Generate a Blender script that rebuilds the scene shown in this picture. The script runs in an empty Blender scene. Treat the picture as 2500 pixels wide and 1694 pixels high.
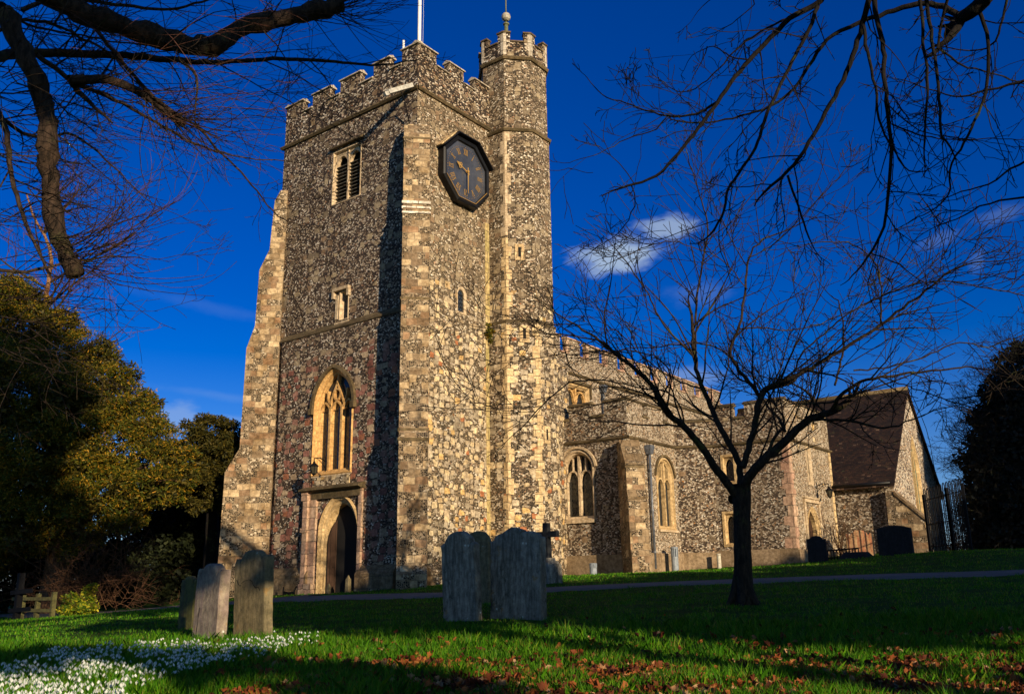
import bpy, bmesh, math, random
import numpy as np
from mathutils import Vector, Matrix
from mathutils.geometry import tessellate_polygon
random.seed(7); RNG=np.random.default_rng(7)
S=bpy.context.scene; COL=S.collection; R_=math.radians
# ------------------------------------------------------------------ camera
CP=np.array([-22.34,-21.49,0.0]); FPX=2194.0
_p=R_(14.776);_az=R_(37.45);_ro=R_(-.828)
CF=np.array([math.cos(_az),math.sin(_az),0]);CR=np.array([math.sin(_az),-math.cos(_az),0]);CU=np.array([0,0,1.])
_fw=CF*math.cos(_p)+CU*math.sin(_p);_u0=-CF*math.sin(_p)+CU*math.cos(_p)
_r=CR*math.cos(_ro)+_u0*math.sin(_ro);_u=-CR*math.sin(_ro)+_u0*math.cos(_ro)
cam=bpy.data.cameras.new('camera');co=bpy.data.objects.new('camera',cam);COL.objects.link(co)
M=Matrix.Identity(4)
for i in range(3): M[i][0]=_r[i];M[i][1]=_u[i];M[i][2]=-_fw[i];M[i][3]=CP[i]
co.matrix_world=M;cam.lens=36*FPX/2500;cam.sensor_width=36;cam.clip_start=.1;cam.clip_end=2000;S.camera=co
K=2500/2324.
def ray(x,y): return (x*K-1250)*_r-(y*K-847)*_u+FPX*_fw
def at(x,y,D):                      # surveyed point: bearing and height as sighted from the camera stand, D metres ahead
    d=ray(x,y); return CP+d*(D/(d@CF))
# ------------------------------------------------------------------ light
SUN_EL=R_(12.0); SUNV=np.array([-.40,-.917,0]);SUNV/=np.linalg.norm(SUNV)
sv=Vector((SUNV[0]*math.cos(SUN_EL),SUNV[1]*math.cos(SUN_EL),math.sin(SUN_EL)))
sl=bpy.data.lights.new('sun','SUN');sl.energy=5.0;sl.angle=R_(.5);sl.color=(1,.80,.54)
so=bpy.data.objects.new('sun',sl);COL.objects.link(so);so.rotation_euler=sv.to_track_quat('Z','Y').to_euler()
W=bpy.data.worlds.new('World');S.world=W;W.use_nodes=True;nt=W.node_tree;N=nt.nodes;L=nt.links;N.clear()
def wn(t,**k):
    n=N.new(t)
    for a,b in k.items(): setattr(n,a,b)
    return n
sky=wn('ShaderNodeTexSky',sky_type='NISHITA',sun_disc=False,sun_elevation=SUN_EL,sun_rotation=math.atan2(sv.x,sv.y),air_density=1.0,dust_density=.15,ozone_density=4.0,altitude=200)
hs=wn('ShaderNodeHueSaturation');hs.inputs['Saturation'].default_value=1.10;hs.inputs['Value'].default_value=1.0
tint=wn('ShaderNodeMix',data_type='RGBA',blend_type='MULTIPLY');tint.inputs[7].default_value=(.24,.41,.95,1)
hz=wn('ShaderNodeMix',data_type='RGBA');hz.inputs[6].default_value=(.62,.68,.93,1);hz.inputs[7].default_value=(.20,.375,.86,1)
tc0=wn('ShaderNodeTexCoord');sp0=wn('ShaderNodeSeparateXYZ');L.new(tc0.outputs['Generated'],sp0.inputs[0]);mr0=wn('ShaderNodeMapRange',interpolation_type='SMOOTHSTEP');L.new(sp0.outputs[2],mr0.inputs[0]);mr0.inputs[1].default_value=0.0;mr0.inputs[2].default_value=.36
L.new(mr0.outputs[0],hz.inputs[0]);L.new(hz.outputs[2],tint.inputs[7]);L.new(sky.outputs[0],tint.inputs[6]);L.new(tint.outputs[2],hs.inputs['Color'])
tc=wn('ShaderNodeTexCoord')
def vm(op,a,b=None):
    n=wn('ShaderNodeVectorMath',operation=op)
    for i,v in enumerate((a,b)):
        if v is None: continue
        if isinstance(v,(tuple,list)): n.inputs[i].default_value=v
        else: L.new(v,n.inputs[i])
    return n
def mt(op,a,b=None,c=None):
    n=wn('ShaderNodeMath',operation=op)
    for i,v in enumerate((a,b,c)):
        if v is None: continue
        if isinstance(v,(int,float)): n.inputs[i].default_value=v
        else: L.new(v,n.inputs[i])
    return n.outputs[0]
def cloud(px,py,sx,sy,rot,amt,nscale,lo,hi):
    c=ray(px,py);c/=np.linalg.norm(c);e=np.cross(c,[0,0,1]);e/=np.linalg.norm(e);n=np.cross(e,c)
    ca,sa=math.cos(rot),math.sin(rot);e2=e*ca+n*sa;n2=-e*sa+n*ca
    x=mt('DIVIDE',vm('DOT_PRODUCT',tc.outputs['Generated'],tuple(e2)).outputs['Value'],sx)
    y=mt('DIVIDE',vm('DOT_PRODUCT',tc.outputs['Generated'],tuple(n2)).outputs['Value'],sy)
    f=vm('DOT_PRODUCT',tc.outputs['Generated'],tuple(c)).outputs['Value']
    r=mt('SQRT',mt('ADD',mt('MULTIPLY',x,x),mt('MULTIPLY',y,y)))
    cv=wn('ShaderNodeCombineXYZ');L.new(mt('MULTIPLY',x,sx*nscale*.45),cv.inputs[0]);L.new(mt('MULTIPLY',y,sy*nscale),cv.inputs[1])
    nz=wn('ShaderNodeTexNoise',noise_dimensions='3D');nz.inputs['Scale'].default_value=1;nz.inputs['Detail'].default_value=7;nz.inputs['Roughness'].default_value=.6
    L.new(cv.outputs[0],nz.inputs['Vector'])
    m=mt('SUBTRACT',nz.outputs['Fac'],mt('MULTIPLY',r,.42))
    mr=wn('ShaderNodeMapRange',interpolation_type='SMOOTHSTEP');L.new(m,mr.inputs[0]);mr.inputs[1].default_value=lo;mr.inputs[2].default_value=hi;mr.inputs[3].default_value=0;mr.inputs[4].default_value=amt
    return mt('MULTIPLY',mr.outputs[0],mt('GREATER_THAN',f,.2))
sd_=wn('ShaderNodeMapRange',interpolation_type='SMOOTHSTEP');L.new(vm('DOT_PRODUCT',tc.outputs['Generated'],tuple(sv)).outputs['Value'],sd_.inputs[0]);sd_.inputs[1].default_value=-.3;sd_.inputs[2].default_value=.55;sd_.inputs[3].default_value=1;sd_.inputs[4].default_value=.15;L.new(sd_.outputs[0],tint.inputs[0])   # the sky pales towards the sun
cl=[cloud(1400,572,.062,.027,.2,.85,24,.10,.40),cloud(1515,510,.045,.018,.1,.65,28,.10,.40),cloud(1590,660,.05,.018,.1,.10,26,.10,.45),cloud(2270,482,.040,.013,.25,.12,34,.14,.5),
    cloud(405,940,.035,.022,.1,.35,30,.1,.38),cloud(500,700,.12,.009,-.12,.05,30,.05,.5),cloud(520,900,.1,.006,-.08,.09,30,.05,.5),cloud(500,950,.08,.008,.02,.2,30,.1,.4),cloud(1560,850,.06,.016,0,.3,24,.1,.4),cloud(2220,585,.008,.016,-.5,.12,30,.05,.5),cloud(2130,540,.03,.01,.3,.1,30,.1,.4)]
tot=cl[0]
for c in cl[1:]: tot=mt('MAXIMUM',tot,c)
cm=wn('ShaderNodeMix',data_type='RGBA');cm.inputs[7].default_value=(3.1,4.0,5.2,1)
L.new(tot,cm.inputs[0]);L.new(hs.outputs[0],cm.inputs[6])
bg=wn('ShaderNodeBackground');bg.inputs[1].default_value=.10;ow=wn('ShaderNodeOutputWorld')
L.new(cm.outputs[2],bg.inputs[0]);L.new(bg.outputs[0],ow.inputs[0])
S.view_settings.view_transform='Standard';S.view_settings.look='None';S.view_settings.exposure=0.42;S.view_settings.gamma=1
# ------------------------------------------------------------------ ground height (thin plate through surveyed points)
GP=np.array([(-19.2,-14.9,-.68),(-17.2,-17.5,-.72),(-15.2,-20.2,-.77),(-18.05,-12.3,-.67),(-15.2,-16,-.69),(-12.4,-19.7,-.70),(-10.95,-11.7,-.53),(-10.4,-12.4,-.51),(-14.3,-9.8,-.68),(-13.7,-10,-.66),(-7.25,-14.9,-.36),(-4.8,-8.2,-.22),(-9.3,.9,-.56),(2.3,-17.5,.12),(-1.1,-6.5,.05),(-7.7,8.7,-.88),(-3.8,10.3,-.72),(0,4,-.22),(0,8.5,-.25),(-1.1,-1.1,-.1),(3,-1,.18),(5.2,-3.2,.27),(8,-4,.32),(10.1,-4.6,.38),(12,-5.5,.5),(12.3,-8.4,.6),(15.8,-8.4,.9),(17.4,-10.9,1.0),(20.6,-8.5,1.14),(24,-11,1.23),(10,-14.4,.83),(14.2,-15,.9),(-5,.3,-.34),(-25,-20,-.95),(-20,-28,-1.0),(-30,-35,-1.2),(-2,-24,-.05),(-12,20,-1.1),(0,30,-1.1),(30,-30,1.2),(40,5,1.2),(-25,5,-1.1)],float)
def _k(r2): return np.where(r2>0,.5*r2*np.log(r2+1e-12),0)
_n=len(GP);_A=np.zeros((_n+3,_n+3));_d=((GP[:,None,:2]-GP[None,:,:2])**2).sum(-1)
_A[:_n,:_n]=_k(_d)+np.eye(_n)*1.0;_A[:_n,_n]=1;_A[:_n,_n+1:]=GP[:,:2];_A[_n:,:_n]=_A[:_n,_n:].T
_w=np.linalg.solve(_A,np.concatenate([GP[:,2],[0,0,0]]))
def gz(x,y):
    x=np.atleast_1d(np.asarray(x,float));y=np.atleast_1d(np.asarray(y,float))
    r2=(x[:,None]-GP[None,:,0])**2+(y[:,None]-GP[None,:,1])**2
    z=_k(r2)@_w[:_n]+_w[_n]+_w[_n+1]*x+_w[_n+2]*y
    z=np.clip(z,-1.4,1.35); R=np.hypot(x,y); t=np.clip((R-38)/30,0,1);t=t*t*(3-2*t)
    return z*(1-t)+(-1.3)*t
def g1(x,y): return float(gz(x,y)[0])
# ------------------------------------------------------------------ materials
class NT:
    def __init__(s,name,rough=.85,spec=.3):
        s.m=bpy.data.materials.new(name);s.m.use_nodes=True;s.t=s.m.node_tree;s.b=s.t.nodes['Principled BSDF']
        s.b.inputs['Roughness'].default_value=rough;s.b.inputs['Specular IOR Level'].default_value=spec
    def n(s,t,ins=None,**k):
        n=s.t.nodes.new(t)
        for a,b in k.items(): setattr(n,a,b)
        for a,b in (ins or {}).items():
            if hasattr(b,'is_output') or isinstance(b,bpy.types.NodeSocket): s.t.links.new(b,n.inputs[a])
            else: n.inputs[a].default_value=b
        return n
    def math(s,op,a,b=0.0,c=0.0,clamp=False): return s.n('ShaderNodeMath',{0:a,1:b,2:c},operation=op,use_clamp=clamp).outputs[0]
    def mix(s,f,a,b,bt='MIX'): return s.n('ShaderNodeMix',{0:f,6:a,7:b},data_type='RGBA',blend_type=bt).outputs[2]
    def ramp(s,f,stops,interp='LINEAR'):
        n=s.n('ShaderNodeValToRGB',{0:f});r=n.color_ramp;r.interpolation=interp
        while len(r.elements)<len(stops): r.elements.new(.5)
        for e,(p,c) in zip(r.elements,stops): e.position=p;e.color=(*c,1) if len(c)==3 else c
        return n.outputs[0]
    def noise(s,v,sc,det=4,ro=.55): return s.n('ShaderNodeTexNoise',{'Vector':v,'Scale':sc,'Detail':det,'Roughness':ro}).outputs['Fac']
    def step(s,x,a,b): return s.n('ShaderNodeMapRange',{0:x,1:a,2:b},interpolation_type='SMOOTHSTEP').outputs[0]
    def obj(s): return s.n('ShaderNodeTexCoord').outputs['Object']
    def uv(s): return s.n('ShaderNodeTexCoord').outputs['UV']
    def bump(s,h,dist,st=1.0): s.t.links.new(s.n('ShaderNodeBump',{'Height':h,'Distance':dist,'Strength':st}).outputs[0],s.b.inputs['Normal'])
    def col(s,c): 
        if isinstance(c,tuple): s.b.inputs['Base Color'].default_value=(*c,1)
        else: s.t.links.new(c,s.b.inputs['Base Color'])
        return s.m
def v4(c): return (*c,1)
FL_DARK=[(0,(.008,.006,.005)),(.42,(.028,.018,.013)),(.52,(.10,.062,.038)),(.64,(.24,.17,.11)),(.8,(.48,.39,.27)),(.95,(.86,.78,.64)),(1,(.34,.13,.04))]
def flint(name,dens,blocks,flints=FL_DARK,mortar=(.24,.18,.12),fs=9.0,bw=.34,bh=.25,grime=.5,lowz=None,lowblocks=None,lowdens=None,msize=.02,bumpd=.03,gcol=(.33,.25,.18),edge=(.03,.10)):
    t=NT(name,.8,.35);uv=t.uv()
    w=t.n('ShaderNodeTexNoise',{'Vector':uv,'Scale':2.3,'Detail':3});wv=t.n('ShaderNodeVectorMath',{0:w.outputs['Color'],1:(.5,.5,.5)},operation='SUBTRACT').outputs[0]
    w2=t.n('ShaderNodeVectorMath',{0:wv,'Scale':.16},operation='SCALE').outputs[0];p=t.n('ShaderNodeVectorMath',{0:uv,1:w2},operation='ADD').outputs[0]
    ps=t.n('ShaderNodeVectorMath',{0:p,1:(1,bw/bh,1)},operation='MULTIPLY').outputs[0]
    vb=t.n('ShaderNodeTexVoronoi',{'Vector':ps,'Scale':1/bw,'Randomness':.72,'Exponent':6.0},voronoi_dimensions='2D',distance='MINKOWSKI')
    rnd=t.n('ShaderNodeSeparateColor',{0:vb.outputs['Color']}).outputs[0];r2=t.n('ShaderNodeSeparateColor',{0:vb.outputs['Color']}).outputs[1];r3=t.n('ShaderNodeSeparateColor',{0:vb.outputs['Color']}).outputs[2]
    z=t.n('ShaderNodeSeparateXYZ',{0:uv}).outputs[1]
    low=t.step(z,lowz[1],lowz[0]) if lowz else 0.0
    dn=t.math('ADD',dens,t.math('MULTIPLY',low,(lowdens or dens)-dens)) if lowz else dens
    big=t.noise(uv,.45,3);dn2=t.math('ADD',dn,t.math('MULTIPLY',t.math('SUBTRACT',big,.5),.7))
    isb=t.math('LESS_THAN',rnd,dn2);thr=t.math('ADD',.27,t.math('MULTIPLY',r3,.24))
    dd=t.math('ADD',vb.outputs['Distance'],t.math('MULTIPLY',t.math('SUBTRACT',t.noise(uv,16,3),.5),.16));mask=t.math('MULTIPLY',isb,t.math('SUBTRACT',1.0,t.step(t.math('SUBTRACT',dd,thr),-.03,.03)))
    bc=t.ramp(r2,blocks,'CONSTANT')
    if lowblocks: bc=t.mix(t.step(t.math('ADD',low,t.math('MULTIPLY',t.math('SUBTRACT',big,.5),1.2)),.35,.65),bc,t.ramp(r2,lowblocks,'CONSTANT'))
    mot=t.noise(uv,9,5,.65);bc=t.mix(.75,bc,t.mix(t.step(mot,.3,.7),(.42,.36,.28,1),(1.35,1.3,1.2,1)),'MULTIPLY')
    wf=t.n('ShaderNodeVectorMath',{0:uv,1:t.n('ShaderNodeVectorMath',{0:t.n('ShaderNodeTexNoise',{'Vector':uv,'Scale':14.0,'Detail':1}).outputs['Color'],'Scale':.025},operation='SCALE').outputs[0]},operation='ADD').outputs[0]
    wf=t.n('ShaderNodeVectorMath',{0:wf,1:(1,1.35,1)},operation='MULTIPLY').outputs[0]
    vo=t.n('ShaderNodeTexVoronoi',{'Vector':wf,'Scale':fs,'Randomness':1.0},voronoi_dimensions='2D')
    ve=t.n('ShaderNodeTexVoronoi',{'Vector':wf,'Scale':fs,'Randomness':1.0},voronoi_dimensions='2D',feature='DISTANCE_TO_EDGE')
    fr=t.n('ShaderNodeSeparateColor',{0:vo.outputs['Color']}).outputs[0]
    fc=t.ramp(fr,flints);fc=t.mix(.6,fc,t.mix(t.noise(uv,60,2),(.5,.5,.5,1),(1.5,1.5,1.5,1)),'MULTIPLY')
    ed=t.step(ve.outputs['Distance'],edge[0],edge[1]);fc=t.mix(ed,v4(mortar),fc)
    c=t.mix(mask,fc,bc)
    # run-off stains, courses of darker stone, soot and lichen in the stone itself
    sv_=t.n('ShaderNodeVectorMath',{0:uv,1:(2.2,.22,1)},operation='MULTIPLY').outputs[0];c=t.mix(t.math('MULTIPLY',t.step(t.noise(sv_,1.0,5,.6),.48,.68),.5),c,t.mix(1.0,c,(.5,.42,.33,1),'MULTIPLY'))
    sh_=t.n('ShaderNodeVectorMath',{0:uv,1:(.25,2.6,1)},operation='MULTIPLY').outputs[0];c=t.mix(t.math('MULTIPLY',t.step(t.noise(sh_,1.0,4,.6),.5,.66),.35),c,t.mix(1.0,c,(.62,.55,.45,1),'MULTIPLY'))
    g=t.step(t.noise(uv,1.1,6,.7),.45,.68);c=t.mix(t.math('MULTIPLY',g,grime),c,t.mix(1.0,c,v4(gcol),'MULTIPLY'))
    li=t.step(t.noise(uv,7,6,.75),.66,.72);c=t.mix(t.math('MULTIPLY',li,.6),c,(.5,.5,.42,1))
    ol=t.step(t.noise(uv,5.1,5,.7),.68,.74);c=t.mix(t.math('MULTIPLY',ol,.45),c,(.42,.2,.04,1))
    t.col(c)
    fh=t.math('MULTIPLY',ed,t.math('ADD',.35,t.math('MULTIPLY',t.math('FRACT',t.math('MULTIPLY',fr,7.7)),1.0)))
    fh=t.math('ADD',fh,t.math('MULTIPLY',t.noise(uv,40,3),.5))
    h=t.n('ShaderNodeMix',{0:mask,2:fh,3:t.math('ADD',.8,t.math('MULTIPLY',mot,.5))}).outputs[0]
    t.bump(h,bumpd,.95);return t.m
CREAM=[(0,(.62,.50,.31)),(.22,(.50,.41,.28)),(.4,(.68,.56,.36)),(.55,(.42,.36,.27)),(.66,(.64,.44,.19)),(.72,(.56,.48,.35)),(.88,(.34,.29,.21)),(.97,(.40,.16,.07))]
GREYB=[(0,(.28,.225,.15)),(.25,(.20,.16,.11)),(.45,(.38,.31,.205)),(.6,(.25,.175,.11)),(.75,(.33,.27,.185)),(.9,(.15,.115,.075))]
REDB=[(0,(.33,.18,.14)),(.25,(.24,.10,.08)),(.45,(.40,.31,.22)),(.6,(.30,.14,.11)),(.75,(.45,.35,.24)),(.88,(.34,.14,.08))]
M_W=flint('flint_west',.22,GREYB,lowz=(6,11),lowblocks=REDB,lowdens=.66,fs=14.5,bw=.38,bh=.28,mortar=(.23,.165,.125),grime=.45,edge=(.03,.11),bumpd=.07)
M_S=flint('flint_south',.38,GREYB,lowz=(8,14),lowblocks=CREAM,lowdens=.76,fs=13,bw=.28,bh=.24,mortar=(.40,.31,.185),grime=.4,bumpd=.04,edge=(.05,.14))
M_P=flint('flint_parapet',.10,GREYB,fs=12.5,mortar=(.12,.09,.06),grime=.9,gcol=(.5,.38,.24))
M_T=flint('flint_turret',.36,GREYB,lowz=(8,14),lowblocks=CREAM,lowdens=.58,fs=13,bw=.33,bh=.25,mortar=(.34,.26,.155),grime=.5,bumpd=.04,edge=(.05,.14))
FL_RND=[(0,(.02,.014,.012)),(.24,(.06,.04,.03)),(.38,(.17,.115,.075)),(.54,(.33,.25,.165)),(.74,(.55,.46,.34)),(.92,(.82,.75,.62)),(1,(.45,.20,.06))]
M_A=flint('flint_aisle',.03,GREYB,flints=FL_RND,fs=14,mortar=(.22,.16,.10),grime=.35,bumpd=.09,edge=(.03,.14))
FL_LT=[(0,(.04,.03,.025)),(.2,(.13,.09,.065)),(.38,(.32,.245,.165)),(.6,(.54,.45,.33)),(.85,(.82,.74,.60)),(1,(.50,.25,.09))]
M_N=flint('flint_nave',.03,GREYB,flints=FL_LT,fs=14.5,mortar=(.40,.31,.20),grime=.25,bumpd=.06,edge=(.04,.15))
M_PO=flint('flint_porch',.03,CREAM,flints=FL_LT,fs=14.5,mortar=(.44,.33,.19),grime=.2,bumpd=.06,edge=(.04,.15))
M_G=flint('flint_gable',.0,GREYB,flints=FL_LT,fs=12,mortar=(.38,.34,.30),grime=.35,bumpd=.03)
def ashlar(name,cols,bw=.5,bh=.28,mort=(.12,.09,.06),grime=.6,lich=.6,flin=0.0,joint=.012):
    t=NT(name,.85,.25);uv=t.uv()
    w=t.n('ShaderNodeTexNoise',{'Vector':uv,'Scale':3.0,'Detail':3}).outputs['Color'];p=t.n('ShaderNodeVectorMath',{0:uv,1:t.n('ShaderNodeVectorMath',{0:w,'Scale':.15},operation='SCALE').outputs[0]},operation='ADD').outputs[0]
    br=t.n('ShaderNodeTexBrick',{'Vector':p,'Color1':(0,0,0,1),'Color2':(1,1,1,1),'Mortar':(0,0,0,1),'Scale':1.0,'Mortar Size':joint,'Mortar Smooth':.4,'Brick Width':bw,'Row Height':bh},offset=.43,offset_frequency=2,squash=.6,squash_frequency=3)
    rnd=t.n('ShaderNodeSeparateColor',{0:br.outputs['Color']}).outputs[0];r2=t.math('FRACT',t.math('MULTIPLY',rnd,31.7))
    c=t.ramp(r2,cols);mot=t.noise(uv,7,6,.7);c=t.mix(.8,c,t.mix(t.step(mot,.3,.7),(.5,.42,.33,1),(1.5,1.4,1.3,1)),'MULTIPLY')
    h=t.math('ADD',t.math('MULTIPLY',t.math('SUBTRACT',1.0,br.outputs['Fac']),1.0),t.math('MULTIPLY',mot,.7))
    c=t.mix(br.outputs['Fac'],c,v4(mort))
    if flin:
        isf=t.math('GREATER_THAN',rnd,1-flin);isf=t.math('MULTIPLY',isf,t.math('SUBTRACT',1.0,br.outputs['Fac']))
        vo=t.n('ShaderNodeTexVoronoi',{'Vector':uv,'Scale':15.0},voronoi_dimensions='2D');fc=t.ramp(t.math('MULTIPLY',t.n('ShaderNodeSeparateColor',{0:vo.outputs['Color']}).outputs[0],.86),FL_DARK)
        ve=t.n('ShaderNodeTexVoronoi',{'Vector':uv,'Scale':15.0},voronoi_dimensions='2D',feature='DISTANCE_TO_EDGE');fc=t.mix(t.step(ve.outputs['Distance'],.05,.16),(.30,.23,.14,1),fc)
        c=t.mix(isf,c,fc)
    g=t.step(t.noise(uv,1.3,6,.7),.42,.66);c=t.mix(t.math('MULTIPLY',g,grime),c,t.mix(1.0,c,(.42,.34,.22,1),'MULTIPLY'))
    li=t.step(t.noise(uv,6,6,.8),.62,.68);c=t.mix(t.math('MULTIPLY',li,lich),c,(.56,.54,.46,1))
    t.col(c);t.bump(h,.02,.9);return t.m
A_BUT=ashlar('buttress_stone',[(0,(.20,.15,.095)),(.3,(.36,.28,.175)),(.55,(.52,.42,.27)),(.75,(.19,.14,.09)),(1,(.34,.22,.13))],bw=.40,bh=.25,flin=.48,mort=(.26,.2,.13),joint=.009,grime=.8)
A_CREAM=ashlar('quoin_stone',[(0,(.55,.43,.25)),(.5,(.62,.50,.30)),(1,(.48,.36,.20))],bw=.6,bh=.3,grime=.3,lich=.25)
A_GOLD=ashlar('window_stone',[(0,(.55,.34,.13)),(.5,(.60,.40,.17)),(1,(.50,.30,.11))],bw=1.2,bh=.6,grime=.3,lich=.1,joint=.004,mort=(.3,.2,.1))
A_TAN=ashlar('sandy_window_stone',[(0,(.46,.34,.18)),(.5,(.52,.40,.22)),(1,(.42,.31,.16))],bw=1.1,bh=.5,grime=.45,lich=.2,joint=.004,mort=(.25,.18,.1))
A_PALE=ashlar('dressed_stone',[(0,(.48,.40,.28)),(.5,(.55,.46,.33)),(1,(.42,.34,.23))],bw=1.1,bh=.55,grime=.45,lich=.3,joint=.004,mort=(.25,.2,.14))
A_MOSS=ashlar('mossy_coping_stone',[(0,(.075,.06,.03)),(.5,(.11,.085,.045)),(1,(.16,.125,.07))],bw=.8,bh=.4,grime=.5,lich=.45)
A_YEL=ashlar('yellow_lichened_stone',[(0,(.40,.33,.15)),(.5,(.50,.41,.22)),(1,(.33,.29,.12))],bw=.4,bh=.45,grime=.4,lich=.2)
A_WHITE=ashlar('lichened_coping_stone',[(0,(.42,.39,.33)),(.5,(.52,.49,.42)),(1,(.34,.31,.25))],bw=.7,bh=.4,grime=.4,lich=1.0)
A_LICH=ashlar('white_lichen_stone',[(0,(.62,.60,.54)),(.5,(.72,.70,.64)),(1,(.5,.47,.4))],bw=.6,bh=.2,grime=.35,lich=.5)
A_PINK=ashlar('worn_door_stone',[(0,(.42,.27,.20)),(.4,(.48,.36,.26)),(1,(.36,.22,.17))],bw=.6,bh=.42,grime=.25,lich=.4)
A_PLIN=ashlar('plinth_stone',[(0,(.17,.13,.08)),(.5,(.24,.18,.11)),(1,(.13,.10,.06))],bw=.55,bh=.4,grime=.7,lich=.35,flin=.2)
A_RENDER=ashlar('plinth_render',[(0,(.22,.17,.11)),(1,(.27,.21,.14))],bw=3.,bh=2.,grime=.5,lich=.2,joint=.002)
def simple(name,c,rough=.6,metal=0,spec=.4,nz=0.0,ns=20,bd=0.0):
    t=NT(name,rough,spec);t.b.inputs['Metallic'].default_value=metal
    if nz:
        o=t.obj();f=t.noise(o,ns,5,.6);t.col(t.mix(nz,v4(c),t.mix(t.step(f,.3,.7),tuple(x*.35 for x in c)+(1,),tuple(min(1,x*1.7) for x in c)+(1,))))
        if bd: t.bump(f,bd)
    else: t.col(c)
    return t.m
M_BLACK=simple('black_paint',(.005,.005,.006),.45,spec=.25,nz=.4,ns=6)
M_IRON=simple('iron',(.006,.006,.007),.7,spec=.1,nz=.5,ns=25)
M_LEAD=simple('lead_pipe',(.10,.11,.13),.45,.2,nz=.6,ns=9)
M_GREYP=simple('grey_plastic',(.22,.25,.28),.5,nz=.3,ns=9)
M_WPAINT=simple('white_paint',(.78,.78,.74),.4,nz=.15,ns=5)
M_GREENPOLE=simple('weathered_bronze_pole',(.13,.14,.07),.6,nz=.5,ns=20)
M_WORN=simple('worn_pale_paint',(.40,.38,.33),.6,nz=.5,ns=7)
M_BALL=simple('weathered_gilt',(.34,.31,.24),.5,nz=.5,ns=14)
M_GOLD=simple('gilding',(.55,.32,.08),.45,.45,.4)
M_GOLD2=simple('worn_gilding',(.34,.20,.06),.55,.3,.3)
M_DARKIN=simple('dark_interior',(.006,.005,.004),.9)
def glass_mat():
    t=NT('leaded_glass',.12,.6);uv=t.uv();s=t.n('ShaderNodeSeparateXYZ',{0:uv})
    a=t.math('FRACT',t.math('MULTIPLY',t.math('ADD',s.outputs[0],t.math('MULTIPLY',s.outputs[1],.7)),7.5));b=t.math('FRACT',t.math('MULTIPLY',t.math('SUBTRACT',s.outputs[0],t.math('MULTIPLY',s.outputs[1],.7)),7.5))
    ln=t.math('LESS_THAN',t.math('MINIMUM',a,b),.16);f=t.noise(uv,3.1,2)
    t.col(t.mix(ln,t.mix(f,(.004,.006,.008,1),(.02,.03,.035,1)),(.03,.028,.025,1)))
    t.t.links.new(t.math('ADD',.08,t.math('MULTIPLY',ln,.6)),t.b.inputs['Roughness']);t.bump(t.noise(uv,9,2),.01,.5);return t.m
M_GLASS=glass_mat()
def tinted():
    t=NT('stained_glass',.15,.5);uv=t.uv();f=t.noise(uv,3.3,4,.7);t.col(t.ramp(f,[(.3,(.02,.04,.05)),(.45,(.02,.16,.15)),(.55,(.12,.12,.08)),(.65,(.3,.26,.14)),(.75,(.05,.14,.12))]));t.bump(t.noise(uv,14,2),.008);return t.m
M_STAIN=tinted()
def wood():
    t=NT('oak_boards',.8,.2);uv=t.uv();s=t.n('ShaderNodeSeparateXYZ',{0:uv});p=t.n('ShaderNodeCombineXYZ',{0:t.math('MULTIPLY',s.outputs[0],14.0),1:s.outputs[1]}).outputs[0]
    f=t.noise(p,2.5,5);pl=t.math('FRACT',t.math('MULTIPLY',s.outputs[0],5.5));g=t.math('LESS_THAN',pl,.07)
    t.col(t.mix(g,t.mix(f,(.02,.010,.006,1),(.08,.042,.025,1)),(.004,.003,.002,1)));t.bump(t.math('SUBTRACT',f,g),.006);return t.m
M_WOOD=wood()
def tiles():
    t=NT('roof_tiles',.8,.3);uv=t.uv()
    br=t.n('ShaderNodeTexBrick',{'Vector':uv,'Color1':(0,0,0,1),'Color2':(1,1,1,1),'Mortar':(0,0,0,1),'Scale':1.0,'Mortar Size':.008,'Mortar Smooth':.2,'Brick Width':.17,'Row Height':.11},offset=.5,offset_frequency=2)
    r=t.n('ShaderNodeSeparateColor',{0:br.outputs['Color']}).outputs[0]
    c=t.ramp(r,[(0,(.014,.007,.005)),(.35,(.030,.014,.008)),(.7,(.052,.024,.012)),(.94,(.02,.012,.007)),(1,(.17,.10,.06))]);c=t.mix(t.step(t.noise(uv,.9,6,.7),.4,.65),c,t.mix(1.0,c,(.45,.4,.4,1),'MULTIPLY'))
    c=t.mix(t.math('MULTIPLY',t.step(t.noise(uv,2.3,5,.7),.58,.7),.6),c,(.09,.085,.03,1))
    c=t.mix(br.outputs['Fac'],c,(.01,.007,.006,1));z=t.n('ShaderNodeSeparateXYZ',{0:uv}).outputs[1]
    row=t.math('FRACT',t.math('DIVIDE',z,.11));t.col(c);t.bump(t.math('ADD',t.math('MULTIPLY',t.math('SUBTRACT',1.0,row),1.0),t.math('MULTIPLY',r,.6)),.03,1.0);return t.m
M_TILE=tiles()
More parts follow.
